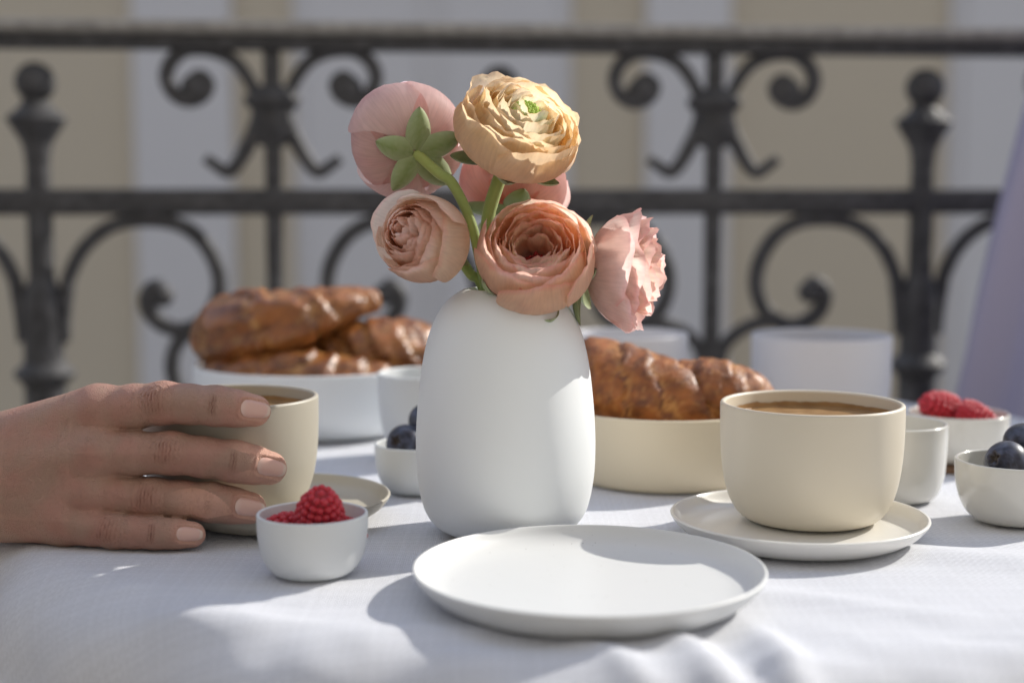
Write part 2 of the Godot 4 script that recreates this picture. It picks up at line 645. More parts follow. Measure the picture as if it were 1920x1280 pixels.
func make_table() -> void:
	var t := thing("table", "round wooden table hidden under the white tablecloth", "table", Vector3(TC.x, 0, TC.y))
	var top := smooth_line([Vector2(0, T - 0.034), Vector2(0.375, T - 0.034), Vector2(TR - 0.050, T - 0.032), Vector2(TR - 0.046, T - 0.024), Vector2(TR - 0.052, T - 0.012), Vector2(0.34, T - 0.008), Vector2(0, T - 0.008)], 3)
	part("tabletop", lathe(top, 64), M.wood, t)
	for k in 4:
		var a := PI / 4.0 + k * PI / 2.0
		part("leg", sweep(PackedVector3Array([Vector3(cos(a) * 0.27, 0, sin(a) * 0.27), Vector3(cos(a) * 0.24, T - 0.034, sin(a) * 0.24)]), func(q): return 0.014 + 0.008 * q, 12), M.wood, t)
	var fn := FastNoiseLite.new()
	fn.seed = 18
	fn.frequency = 9.0
	fn.fractal_octaves = 2
	var fn2 := FastNoiseLite.new()
	fn2.seed = 19
	fn2.frequency = 26.0
	fn2.fractal_octaves = 2
	var rings := []
	for i in 62:
		rings.append(TR * 0.86 * i / 61.0)
	for i in range(1, 90):
		rings.append(TR * 0.86 + (TR * 0.14 + 0.34) * pow(i / 89.0, 1.5))
	var seg := 720
	var vs := PackedVector3Array()
	var uv := PackedVector2Array()
	var bend := 0.040
	for r in rings:
		for j in seg:
			var a := TAU * j / seg
			var ca := cos(a)
			var sa := sin(a)
			# along the cloth: flat, then round the edge, then down
			var flat := TR - bend
			var over: float = maxf(0.0, r - flat)
			var q := minf(over / bend, PI / 2.0)
			var rr: float = minf(r, flat) + bend * sin(q)
			var y := -bend * (1.0 - cos(q))
			var down := maxf(0.0, over - bend * PI / 2.0)
			y -= down
			# radial folds grow down the skirt
			var fold := sin(a * 13.0 + 1.3 * sin(a * 3.0) + 0.8) + 0.5 * sin(a * 29.0 + 2.0 * sin(a * 5.0))
			var edge := smoothstep(flat - 0.10, flat + 0.03, r)
			rr += fold * (0.16 * down + 0.004 * edge * smoothstep(flat, flat + bend, r)) + down * 0.10
			var x := ca * rr
			var z := sa * rr
			var wx := TC.x + x
			var wz := TC.y + z
			var n := fn.get_noise_2d(wx, wz)
			var n2 := fn2.get_noise_2d(wx * 0.6, wz)
			y += -0.0006 + 0.0007 * n + 0.00022 * n2 + edge * 0.0016 * n2
			# loose folds near the front edge and by the blueberry bowl
			y += 0.0046 * hump(wx, wz, 0.075, -0.552, 0.0095, 0.040, -0.35) + 0.0050 * hump(wx, wz, 0.108, -0.556, 0.0080, 0.034, -0.15)
			y += 0.0036 * hump(wx, wz, 0.045, -0.545, 0.0075, 0.026, -0.6) - 0.0034 * hump(wx, wz, 0.091, -0.548, 0.007, 0.030, -0.25)
			y += 0.0035 * hump(wx, wz, 0.235, -0.705, 0.055, 0.018, 0.35) + 0.0022 * hump(wx, wz, 0.150, -0.625, 0.08, 0.012, 0.5)
			y += 0.0030 * hump(wx, wz, -0.135, -0.605, 0.09, 0.012, 0.25) + 0.0016 * hump(wx, wz, -0.03, -0.585, 0.05, 0.012, -0.1)
			vs.append(Vector3(x, y, z))
			uv.append(Vector2(ca * r, sa * r) / 0.034)
	var m := part("tablecloth", build(vs, grid_index(rings.size(), seg, true), PackedColorArray(), uv), M.cloth, self, Vector3(TC.x, T, TC.y))
	meta(m, "white woven tablecloth over the round table, under all the dishes", "tablecloth")

# ------------------------------------------------------------------ dishes
func vessel(R: float, H: float, base: float, p: float, wall: float, floor_t: float, lip := 0.5) -> PackedVector2Array:
	# thick-walled round bowl or cup: outside up, rounded lip, inside down
	var o := PackedVector2Array()
	o.append(Vector2(0, 0.0012))
	o.append(Vector2(base * 0.55, 0.0010))
	o.append(Vector2(base * 0.72, 0.0))
	o.append(Vector2(base * 0.94, 0.0))
	var n := 26
	for i in n + 1:
		var t := pow(float(i) / n, 1.6)
		var r := base + (R - base) * pow(1.0 - pow(1.0 - t, p), 1.0 / p)
		o.append(Vector2(r, maxf(0.0002, t * (H - wall * lip))))
	var c := Vector2(R - wall * 0.5, H - wall * lip)
	for k in range(1, 9):
		var a := PI * k / 9.0
		o.append(c + Vector2(cos(a) * wall * 0.5, sin(a) * wall * lip))
	for i in n + 1:
		var t := 1.0 - pow(float(i) / n, 0.62)
		t = clampf(t, 0.0, 1.0)
		var r := (base - wall * 0.3) + (R - wall - (base - wall * 0.3)) * pow(1.0 - pow(1.0 - t, p), 1.0 / p)
		o.append(Vector2(r, floor_t + t * (H - wall * lip - floor_t)))
	o.append(Vector2(base * 0.4, floor_t * 0.97))
	o.append(Vector2(0, floor_t * 0.96))
	return o

func dish(n: String, label: String, category: String, at: Vector3, profile: PackedVector2Array, m: Material, group := "", seg := 128) -> MeshInstance3D:
	var o := part(n, lathe(profile, seg, 0.0025), m, self, Vector3(at.x, T + at.y, at.z))
	meta(o, label, category, group)
	return o

func make_dishes() -> void:
	var vase := smooth_line([Vector2(0, 0.002), Vector2(0.020, 0.0015), Vector2(0.0255, 0.0), Vector2(0.031, 0.0008), Vector2(0.0375, 0.0042), Vector2(0.0425, 0.0100), Vector2(0.0455, 0.0175), Vector2(0.0478, 0.030), Vector2(0.0486, 0.043), Vector2(0.0484, 0.058), Vector2(0.0470, 0.076), Vector2(0.0449, 0.0925), Vector2(0.0418, 0.1065), Vector2(0.0375, 0.1175), Vector2(0.0318, 0.1260), Vector2(0.0255, 0.1310), Vector2(0.0215, 0.1328), Vector2(0.0195, 0.1325), Vector2(0.0185, 0.1305), Vector2(0.0200, 0.124), Vector2(0.034, 0.112), Vector2(0.0440, 0.080), Vector2(0.0450, 0.045), Vector2(0.040, 0.012), Vector2(0.028, 0.005), Vector2(0, 0.005)], 6)
	dish("vase", "matt white rounded vase holding the bunch of flowers", "vase", Vector3(-0.0035, 0, -0.7630), vase, M.vase_white, "", 160)
	var plate := smooth_line([Vector2(0, 0.0012), Vector2(0.05, 0.0010), Vector2(0.056, 0.0), Vector2(0.062, 0.0), Vector2(0.0690, 0.0012), Vector2(0.0750, 0.0055), Vector2(0.0790, 0.0100), Vector2(0.0806, 0.0127), Vector2(0.0808, 0.0137), Vector2(0.0801, 0.0142), Vector2(0.0792, 0.0138), Vector2(0.0765, 0.0098), Vector2(0.0725, 0.0070), Vector2(0.067, 0.0056), Vector2(0.058, 0.0051), Vector2(0.03, 0.0049), Vector2(0, 0.0049)], 6)
	dish("plate", "empty white plate with a low rim at the front of the table", "plate", Vector3(0.0352, 0, -0.6385), plate, M.plate_white, "", 200)
	var sau := func(k: float) -> PackedVector2Array:
		return smooth_line([Vector2(0, 0.0012), Vector2(0.034 * k, 0.0010), Vector2(0.038 * k, 0.0), Vector2(0.045 * k, 0.0), Vector2(0.0540 * k, 0.0014), Vector2(0.0620 * k, 0.0056), Vector2(0.0662 * k, 0.0095), Vector2(0.0680 * k, 0.0122), Vector2(0.0680 * k, 0.0131), Vector2(0.0672 * k, 0.0135), Vector2(0.0661 * k, 0.0129), Vector2(0.0622 * k, 0.0080), Vector2(0.0560 * k, 0.0054), Vector2(0.046 * k, 0.0046), Vector2(0.02 * k, 0.0043), Vector2(0, 0.0043)], 6)
	dish("saucer", "cream white saucer under the coffee cup on the right", "saucer", Vector3(0.1535, 0, -0.7480), sau.call(1.0), M.saucer_white, "saucers under the coffee cups", 160)
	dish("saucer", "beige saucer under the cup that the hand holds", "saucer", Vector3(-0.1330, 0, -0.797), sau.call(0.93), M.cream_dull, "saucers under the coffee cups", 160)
	var cup := vessel(0.0497, 0.0655, 0.026, 2.9, 0.0030, 0.004)
	dish("coffee_cup", "cream coffee cup without a handle on the right-hand saucer", "cup", Vector3(0.1645, 0.0047, -0.772), cup, M.cream, "cream coffee cups", 160)
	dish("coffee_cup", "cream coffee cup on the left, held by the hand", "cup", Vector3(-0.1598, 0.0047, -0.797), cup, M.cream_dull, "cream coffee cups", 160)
	for c in [[0.1645, -0.772, "foamy brown coffee in the cup on the right-hand saucer", 5], [-0.1598, -0.797, "brown coffee in the cup held by the hand", 6]]:
		coffee(c[0], c[1], c[2], c[3])
	dish("small_bowl", "small white bowl with raspberries at the front left, beside the fingertips", "bowl", Vector3(-0.0966, 0, -0.6755), vessel(0.0268, 0.0305, 0.0125, 2.5, 0.0017, 0.003), M.bowl_white, "small berry bowls")
	dish("small_bowl", "small white bowl of blueberries half hidden behind the left of the vase", "bowl", Vector3(-0.0575, 0, -0.869), vessel(0.0275, 0.0305, 0.0135, 2.5, 0.0017, 0.003), M.bowl_white, "small berry bowls")
	dish("small_bowl", "glossy off-white bowl of blueberries cut by the right edge of the photo", "bowl", Vector3(0.2830, 0.0005, -0.786), vessel(0.0332, 0.0352, 0.0150, 2.4, 0.0019, 0.003), M.glazed, "small berry bowls")
	dish("small_bowl", "glossy off-white bowl of raspberries at the right, behind the blueberries", "bowl", Vector3(0.3020, 0.004, -0.952), vessel(0.0335, 0.0330, 0.0170, 2.6, 0.0019, 0.003), M.glazed, "small berry bowls")
	dish("saucer", "small brown wooden coaster under the right-hand raspberry bowl", "coaster", Vector3(0.3020, 0, -0.952), smooth_line([Vector2(0, 0), Vector2(0.029, 0), Vector2(0.030, 0.001), Vector2(0.030, 0.003), Vector2(0.029, 0.004), Vector2(0, 0.004)], 3), M.wood)
	dish("small_cup", "glossy off-white little cup behind the right side of the coffee cup", "cup", Vector3(0.2290, 0, -0.851), vessel(0.0338, 0.0465, 0.0200, 3.2, 0.0022, 0.003), M.glazed, "small cups")
	dish("small_cup", "small white cup just left of the vase, in front of the croissant bowl", "cup", Vector3(-0.0575, 0, -0.985), vessel(0.0365, 0.0600, 0.0200, 2.2, 0.0024, 0.003), M.bowl_white, "small cups")
	dish("large_cup", "large white cup at the back, to the right of the croissants", "cup", Vector3(0.2500, 0, -1.143), vessel(0.0557, 0.0710, 0.0350, 4.0, 0.0026, 0.004), M.china, "large white cups at the back")
	dish("large_cup", "large white cup at the back, hidden behind the right-hand croissants", "cup", Vector3(0.0950, 0, -1.150), vessel(0.0480, 0.0715, 0.0200, 2.3, 0.0026, 0.004), M.china, "large white cups at the back")
	dish("croissant_bowl", "white bowl of croissants at the back left", "bowl", Vector3(-0.1530, 0, -1.118), vessel(0.0975, 0.0520, 0.072, 2.2, 0.0028, 0.004), M.vase_white, "bowls of croissants")
	dish("croissant_bowl", "cream bowl of croissants to the right of the vase", "bowl", Vector3(0.1000, 0, -0.918), vessel(0.0690, 0.0470, 0.056, 2.6, 0.0026, 0.004), M.bowl_cream, "bowls of croissants")

func coffee(x: float, z: float, label: String, sd: int) -> void:
	var fn := FastNoiseLite.new()
	fn.seed = sd
	fn.frequency = 60.0
	fn.fractal_octaves = 4
	var vs := PackedVector3Array()
	var cols := PackedColorArray()
	for i in 40:
		var r := 0.0464 * (1.0 - maxf(0.0, i - 6) / 33.0) - 0.00025
		for j in 96:
			var a := TAU * j / 96.0
			var p := Vector3(r * cos(a), 0.0, r * sin(a))
			var n := fn.get_noise_2d(p.x, p.z)
			var rim := smoothstep(0.040, 0.0465, r)
			# foam climbs the wall a little, raggedly
			p.y = 0.0003 * n
			if i < 6:
				p.y += (0.0030 + 0.0010 * fn.get_noise_2d(cos(a) * 0.03, sin(a) * 0.03) + 0.0009 * fn.get_noise_2d(cos(a) * 0.3, sin(a) * 0.3)) * (1.0 - i / 6.0)
			vs.append(p)
			cols.append(Color(0.22, 0.115, 0.042).lerp(Color(0.38, 0.23, 0.10), clampf(0.5 + 0.8 * n + 0.3 * rim, 0.0, 1.0)))
	var o := part("coffee", build(vs, grid_index(40, 96, true), cols), M.coffee, self, Vector3(x, T + 0.0047 + 0.0560, z))
	meta(o, label, "coffee")

# ------------------------------------------------------------------ flowers
func basis_to(axis: Vector3, roll: float) -> Basis:
	var y := axis.normalized()
	var x := y.cross(Vector3(0.31, 0.17, 0.94)).normalized()
	var z := x.cross(y).normalized()
	return Basis(x, y, z) * Basis(Vector3.UP, roll)

# one petal in the flower's frame (y runs from the stem to the face)
# d: phi, w (half width in radians), R, h, lip, bulge, r0, y0, ruffle, tip, seed, spiral
func petal(d: Dictionary, c0: Color, c1: Color, c2: Color, edge: Color) -> ArrayMesh:
	var nu := 20
	var nv := 17
	var fn := FastNoiseLite.new()
	fn.seed = d.seed
	fn.frequency = 1.0
	var vs := PackedVector3Array()
	var cols := PackedColorArray()
	var uv := PackedVector2Array()
	var p0 := Vector2(d.r0, d.y0)
	var p1 := Vector2(d.R * d.bulge, d.y0 + d.h * 0.02)
	var p2 := Vector2(d.R * (1.0 + 0.16 * (d.bulge - 1.0)), d.y0 + d.h * 0.62)
	var p3 := Vector2(d.R * d.lip, d.y0 + d.h)
	for i in nu:
		for j in nv:
			var s := 2.0 * j / (nv - 1) - 1.0
			var tip: float = 1.0 - d.tip * pow(absf(s), 2.2) - 0.035 * fn.get_noise_2d(s * 2.2, 7.0) - 0.018 * fn.get_noise_2d(s * 6.0, 17.0)
			var t := float(i) / (nu - 1) * tip
			var q := p0.bezier_interpolate(p1, p2, p3, t)
			var wf := lerpf(0.42, 1.0, smoothstep(0.0, 0.55, t))
			var a: float = d.phi + s * d.w * wf
			var up := smoothstep(0.35, 1.0, t)
			var r: float = q.x * (1.0 + d.spiral * s * (0.35 + 0.65 * t))
			r += d.ruffle * up * (fn.get_noise_2d(s * 1.3 + 3.0, t * 1.2) * 1.3 + 0.5 * fn.get_noise_2d(s * 3.6, t * 2.0 + 9.0))
			r += d.ruffle * 0.25 * fn.get_noise_2d(s * 5.0, t * 1.5 + 30.0)
			var y: float = q.y + d.ruffle * 0.7 * up * fn.get_noise_2d(s * 2.0 + 40.0, t)
			# the lip of the outer petals rolls outward a touch
			r += d.curl * pow(maxf(0.0, (t - 0.78) / 0.22), 2.0)
			vs.append(Vector3(cos(a) * r, y, sin(a) * r))
			uv.append(Vector2(0.5 + 0.42 * s * wf, t * 0.9))
			var c := c0.lerp(c1, smoothstep(0.05, 0.5, t)).lerp(c2, smoothstep(0.45, 0.98, t))
			var e := smoothstep(0.90, 1.0, float(i) / (nu - 1)) * 0.8 + 0.35 * smoothstep(0.86, 1.0, absf(s)) * t
			c = c.lerp(edge, clampf(e, 0.0, 1.0))
			c = c.lerp(edge, 0.22 * clampf(fn.get_noise_2d(s * 1.4 + 11.0, t * 1.8) * 1.6, 0.0, 1.0))
			cols.append(c)
	return build(vs, grid_index(nu, nv, false), cols, uv)

func sepal(phi: float, L: Dictionary, reach: float, open: float, wd: float, sd: int) -> ArrayMesh:
	# thick, cupped, hairy green leaf that follows the outer petals from the stem; open tips it away from them
	var nu := 16
	var nv := 11
	var rng := RandomNumberGenerator.new()
	rng.seed = sd
	var vs := PackedVector3Array()
	var cols := PackedColorArray()
	var bulge: float = L.get("bulge", 1.3)
	var p0 := Vector2(0.0024, -0.0004)
	var p1 := Vector2(L.R * bulge, L.h * 0.02 - 0.0006)
	var p2 := Vector2(L.R * (1.0 + 0.16 * (bulge - 1.0)), L.h * 0.62)
	var p3 := Vector2(L.R * L.lip, L.h)
	for side in 2:
		for i in nu:
			var t := float(i) / (nu - 1)
			var q := p0.bezier_interpolate(p1, p2, p3, t * reach)
			var nx := p0.bezier_interpolate(p1, p2, p3, t * reach + 0.01)
			var out := (nx - q).normalized()
			out = Vector2(out.y, -out.x)
			q = p0 + (q - p0).rotated(-open * (0.5 + 0.5 * t))
			out = out.rotated(-open * (0.5 + 0.5 * t))
			var hw := wd * pow(sin(PI * pow(clampf(t * 0.93 + 0.06, 0.0, 1.0), 0.72)), 0.75)
			for j in nv:
				var s := 2.0 * j / (nv - 1) - 1.0
				var thick := (0.0011 if side == 0 else 0.0003) * (1.0 - s * s * 0.9) * (1.0 - t * t * 0.5) + 0.0005
				var belly := 0.0024 * (1.0 - s * s) * sin(PI * t)
				var v := q + out * (thick + belly)
				# the sides wrap round the flower
				var a := s * hw / maxf(0.006, v.x)
				vs.append(Vector3(v.x * cos(a), v.y + 0.10 * hw * s * s * sin(open), v.x * sin(a)).rotated(Vector3.UP, -phi))
				var c := Color(0.19, 0.26, 0.075).lerp(Color(0.36, 0.42, 0.22), absf(s) * 0.8).lerp(Color(0.16, 0.10, 0.05), smoothstep(0.92, 1.0, t) * 0.8)
				cols.append(c.lerp(Color(0.42, 0.44, 0.30), 0.25 * rng.randf()))
	var one := grid_index(nu, nv, false)
	var ix := PackedInt32Array(one)
	var off := nu * nv
	for k in range(0, one.size(), 3):
		ix.append_array([one[k] + off, one[k + 2] + off, one[k + 1] + off])
	return build(vs, ix, cols)

func coloured_sweep(path: PackedVector3Array, rad: Callable, seg: int, ca: Color, cb: Color, sd: int) -> ArrayMesh:
	var m := sweep(path, rad, seg)
	var arr := m.surface_get_arrays(0)
	var cols := PackedColorArray()
	var rng := RandomNumberGenerator.new()
	rng.seed = sd
	for i in arr[Mesh.ARRAY_VERTEX].size():
		var t := float(i / seg) / maxf(1.0, path.size() - 1)
		cols.append(ca.lerp(cb, clampf(t, 0.0, 1.0)).lerp(Color(0.55, 0.62, 0.3), 0.15 * rng.randf()))
	return build(arr[Mesh.ARRAY_VERTEX], arr[Mesh.ARRAY_INDEX], cols, PackedVector2Array(), arr[Mesh.ARRAY_NORMAL])

# centre: middle of the flower head above the table; spec holds the make of the head
func flower(label: String, centre: Vector3, axis: Vector3, roll: float, spec: Dictionary, stem: Array) -> void:
	var size: float = spec.get("size", 1.0)
	var H: float = spec.H * size
	var b := basis_to(axis, roll)
	var base := Vector3(centre.x, T + centre.y, centre.z + 0.010) - b.y * H * 0.5
	var f := thing("ranunculus", label, "flower", base, "cut flowers in the white vase")
	var head := Transform3D(b.scaled(Vector3.ONE * size), Vector3.ZERO)
	var rng := RandomNumberGenerator.new()
	rng.seed = spec.seed
	var layers: Array = spec.layers
	var az := rng.randf() * TAU
	for k in layers.size():
		var L: Dictionary = layers[k]
		var depth := float(k) / maxf(1.0, layers.size() - 1)     # 0 outside, 1 inside
		for i in L.n:
			az += TAU / L.n * (1.0 + rng.randf_range(-0.10, 0.10))
			var d := {
				"phi": az, "w": L.w * rng.randf_range(0.9, 1.12), "R": L.R * rng.randf_range(0.965, 1.035), "h": L.h * rng.randf_range(0.95, 1.05), "lip": L.lip * rng.randf_range(0.95, 1.05),
				"bulge": L.get("bulge", 1.3), "r0": 0.003 * (1.0 - depth * 0.6), "y0": 0.0012 * k * 0.6, "ruffle": L.get("ruffle", 0.0012), "tip": L.get("tip", 0.2), "seed": rng.randi() % 9999,
				"spiral": L.get("spiral", 0.045), "curl": L.get("curl", 0.0) * rng.randf_range(0.4, 1.3),
			}
			for fix in spec.get("fixes", []):
				if fix.layer == k and fix.i == i:
					d.merge(fix.set, true)
			var v := rng.randf_range(-0.05, 0.05)
			var c0: Color = spec.base.lerp(spec.inner0, depth)
			var c1: Color = spec.mid.lerp(spec.inner1, depth)
			var c2: Color = spec.tip.lerp(spec.inner2, depth)
			var tint := func(c: Color): return Color(clampf(c.r * (1.0 + v), 0, 1), clampf(c.g * (1.0 + v * 1.6), 0, 1), clampf(c.b * (1.0 + v * 1.6), 0, 1))
			var o := part("petal", petal(d, tint.call(c0), tint.call(c1), tint.call(c2), spec.edge), M.petal, f)
			var jit: float = spec.get("jitter", 0.035)
			var tilt := Basis.from_euler(Vector3(rng.randf_range(-jit, jit), 0, rng.randf_range(-jit, jit)))
			var lean: Vector3 = spec.get("lean", Vector3.ZERO)
			var leaning := Basis.IDENTITY
			if lean.length() > 0.001:
				leaning = Basis(b.y.cross(lean).normalized(), lean.length() * depth)
			o.transform = Transform3D((leaning * b * tilt).scaled(Vector3.ONE * size), Vector3.ZERO)
		az += L.get("turn", 0.7)
	for i in spec.get("sepals", 5):
		var ph: float = TAU * i / spec.get("sepals", 5) + spec.get("sepal_turn", 0.3) + rng.randf_range(-0.15, 0.15)
		var o := part("sepal", sepal(ph, layers[0], spec.get("sepal_len", 0.42) * rng.randf_range(0.78, 1.12), spec.get("sepal_open", 0.3) + rng.randf_range(-0.2, 0.2), spec.get("sepal_w", 0.0078) * rng.randf_range(0.85, 1.1), rng.randi() % 999), M.green, f)
		o.transform = head
	if spec.has("carpels"):
		var sph := SphereMesh.new()
		sph.radius = 1.0
		sph.height = 2.0
		sph.radial_segments = 10
		sph.rings = 5
		var vs := PackedVector3Array()
		var ix := PackedInt32Array()
		var cols := PackedColorArray()
		var arr := sph.get_mesh_arrays()
		var cp: Dictionary = spec.carpels
		for q in cp.n:
			var rr: float = cp.r * sqrt((q + 0.5) / cp.n)
			var a: float = q * 2.39996
			var bead: float = cp.size * rng.randf_range(0.7, 1.2)
			var at := Vector3(cos(a) * rr, cp.y + cp.dome * (1.0 - rr * rr / (cp.r * cp.r)) + rng.randf_range(-0.0006, 0.0006), sin(a) * rr)
			var col: Color = cp.a.lerp(cp.b, rng.randf())
			var tl := Basis.from_euler(Vector3(rng.randf_range(-0.5, 0.5), rng.randf() * 3.0, rng.randf_range(-0.5, 0.5))).scaled_local(Vector3(bead, bead * cp.tall, bead * 0.7))
			var s := vs.size()
			for p in arr[Mesh.ARRAY_VERTEX]:
				vs.append(at + tl * p)
				cols.append(col)
			for k in arr[Mesh.ARRAY_INDEX]:
				ix.append(s + k)
		var o := part("flower_centre", build(vs, ix, cols), M.stamen, f)
		o.transform = head
	# the stem, from the foot of the head down into the vase
	var pts := [b.y * 0.0015]
	for q in stem:
		pts.append(Vector3(q.x, T + q.y, q.z + 0.0115) - base)
	var sr: float = spec.get("stem_r", 0.0033)
	part("stem", coloured_sweep(smooth_path(pts, 8), func(t): return sr * (1.18 - 0.18 * smoothstep(0.0, 0.1, t) + 0.04 * sin(t * 9.0)), 14, Color(0.40, 0.47, 0.13), Color(0.16, 0.27, 0.05), spec.seed), M.green, f)

func rings(n: int, R0: float, R1: float, h0: float, h1: float, lip0: float, lip1: float, extra: Dictionary) -> Array:
	var out := []
	for k in n:
		var t := float(k) / (n - 1)
		var L := {"n": 5 if t < 0.3 else (4 if t < 0.75 else 3), "R": lerpf(R0, R1, t), "h": lerpf(h0, h1, pow(t, extra.get("hp", 1.0))), "lip": lerpf(lip0, lip1, pow(t, extra.get("lp", 1.0))), "w": lerpf(0.88, 1.15, t), "turn": 0.55 + 0.2 * sin(k * 2.1)}
		L.merge({"ruffle": lerpf(extra.get("ruf0", 0.0016), extra.get("ruf1", 0.0007), t), "bulge": lerpf(extra.get("b0", 1.35), extra.get("b1", 1.25), t), "curl": lerpf(extra.get("curl0", 0.0), extra.get("curl1", 0.0), t), "tip": extra.get("tip", 0.2), "spiral": extra.get("spiral", 0.05)})
		out.append(L)
	return out

func make_flowers() -> void:
	var mouth := Vector3(-0.0035, 0.120, -0.779)
	# yellow-apricot, on top
	flower("large apricot-yellow flower at the top of the bunch, with a green centre", Vector3(0.0035, 0.2165, -0.774), Vector3(0.34, 0.74, 0.58), 0.4, {
		"seed": 11, "H": 0.036, "size": 0.95, "lean": Vector3(0.10, 0.06, 0.0), "jitter": 0.05, "layers": rings(10, 0.0325, 0.0095, 0.030, 0.0315, 1.04, 0.86, {"ruf0": 0.0030, "ruf1": 0.0011, "curl0": 0.0016, "b0": 1.42, "tip": 0.17, "spiral": 0.06}),
		"base": Color(0.975, 0.840, 0.670), "mid": Color(0.975, 0.800, 0.620), "tip": Color(0.975, 0.800, 0.530), "inner0": Color(0.975, 0.869, 0.510), "inner1": Color(0.975, 0.913, 0.611), "inner2": Color(0.975, 0.950, 0.771), "edge": Color(0.975, 0.720, 0.460),
		"sepal_open": 0.20, "sepal_turn": 0.9, "sepal_len": 0.42, "stem_r": 0.0036,
		"carpels": {"n": 60, "r": 0.0078, "y": 0.0320, "dome": 0.0030, "size": 0.0014, "tall": 1.5, "a": Color(0.34, 0.50, 0.06), "b": Color(0.55, 0.66, 0.16)},
	}, [Vector3(-0.0118, 0.176, -0.783), Vector3(-0.0135, 0.155, -0.781), Vector3(-0.010, 0.125, -0.779), Vector3(0.004, 0.05, -0.779)])
	# pink, seen from behind, upper left
	flower("pink flower at the upper left of the bunch, turned away to show its green sepals", Vector3(-0.0590, 0.2140, -0.803), Vector3(-0.30, 0.36, -0.88), 1.0, {
		"seed": 23, "H": 0.048, "layers": rings(6, 0.0285, 0.013, 0.050, 0.047, 0.72, 0.5, {"ruf0": 0.0012, "b0": 1.62, "b1": 1.4, "tip": 0.14, "spiral": 0.03}),
		"base": Color(0.975, 0.840, 0.790), "mid": Color(0.975, 0.830, 0.810), "tip": Color(0.975, 0.790, 0.810), "inner0": Color(0.975, 0.716, 0.611), "inner1": Color(0.975, 0.745, 0.690), "inner2": Color(0.975, 0.745, 0.705), "edge": Color(0.960, 0.670, 0.720),
		"sepal_open": 0.30, "sepal_turn": 0.15, "sepal_len": 0.265, "sepal_w": 0.0080, "stem_r": 0.0029,
	}, [Vector3(-0.0400, 0.1950, -0.781), Vector3(-0.0318, 0.1887, -0.777), Vector3(-0.0222, 0.1690, -0.774), Vector3(-0.0165, 0.145, -0.776), Vector3(-0.012, 0.125, -0.779), Vector3(0.010, 0.04, -0.785)])
	# pale peach, left, facing left
	flower("pale peach flower at the left of the bunch with a tight spiral centre", Vector3(-0.0467, 0.1600, -0.760), Vector3(-0.42, 0.20, 0.89), 2.1, {
		"seed": 37, "H": 0.044, "size": 0.82, "lean": Vector3(-0.20, 0.10, 0.0), "jitter": 0.05, "layers": rings(12, 0.0262, 0.0062, 0.041, 0.0395, 0.86, 0.46, {"ruf0": 0.0012, "ruf1": 0.0006, "b0": 1.45, "b1": 1.3, "tip": 0.16, "spiral": 0.075}),
		"base": Color(0.975, 0.800, 0.660), "mid": Color(0.975, 0.800, 0.670), "tip": Color(0.975, 0.830, 0.710), "inner0": Color(0.975, 0.637, 0.539), "inner1": Color(0.955, 0.740, 0.620), "inner2": Color(0.975, 0.820, 0.720), "edge": Color(0.950, 0.660, 0.560),
		"sepal_open": 0.55, "sepal_turn": 0.5, "sepal_len": 0.34, "sepal_w": 0.006, "stem_r": 0.003,
		"fixes": [{"layer": 0, "i": 1, "set": {"lip": 1.12, "h": 0.043}}, {"layer": 0, "i": 2, "set": {"lip": 1.0, "h": 0.046}}],
	}, [Vector3(-0.0300, 0.1500, -0.785), Vector3(-0.0225, 0.1400, -0.785), Vector3(-0.0140, 0.1280, -0.782), Vector3(0.006, 0.05, -0.775)])
	# salmon, front
	flower("salmon-pink flower at the front of the bunch, open to a dark red centre", Vector3(0.0126, 0.1520, -0.750), Vector3(0.06, 0.58, 0.81), 0.2, {
		"seed": 41, "H": 0.042, "size": 0.89, "lean": Vector3(-0.06, 0.10, 0.0), "jitter": 0.06, "layers": rings(10, 0.0318, 0.0100, 0.0365, 0.0215, 0.95, 1.05, {"ruf0": 0.0018, "ruf1": 0.0022, "b0": 1.48, "b1": 1.15, "tip": 0.22, "spiral": 0.09, "hp": 1.5}),
		"base": Color(0.975, 0.835, 0.710), "mid": Color(0.975, 0.805, 0.660), "tip": Color(0.975, 0.785, 0.630), "inner0": Color(0.480, 0.080, 0.050), "inner1": Color(0.965, 0.595, 0.400), "inner2": Color(0.975, 0.815, 0.610), "edge": Color(0.930, 0.535, 0.460),
		"sepal_open": 0.10, "sepal_turn": 0.75, "sepal_len": 0.55, "sepal_w": 0.0085, "stem_r": 0.0032,
		"carpels": {"n": 30, "r": 0.0066, "y": 0.0095, "dome": 0.0035, "size": 0.0015, "tall": 2.8, "a": Color(0.20, 0.008, 0.012), "b": Color(0.50, 0.05, 0.04)},
	}, [Vector3(0.0075, 0.1360, -0.7775), Vector3(0.0030, 0.1280, -0.780), Vector3(-0.002, 0.05, -0.785)])
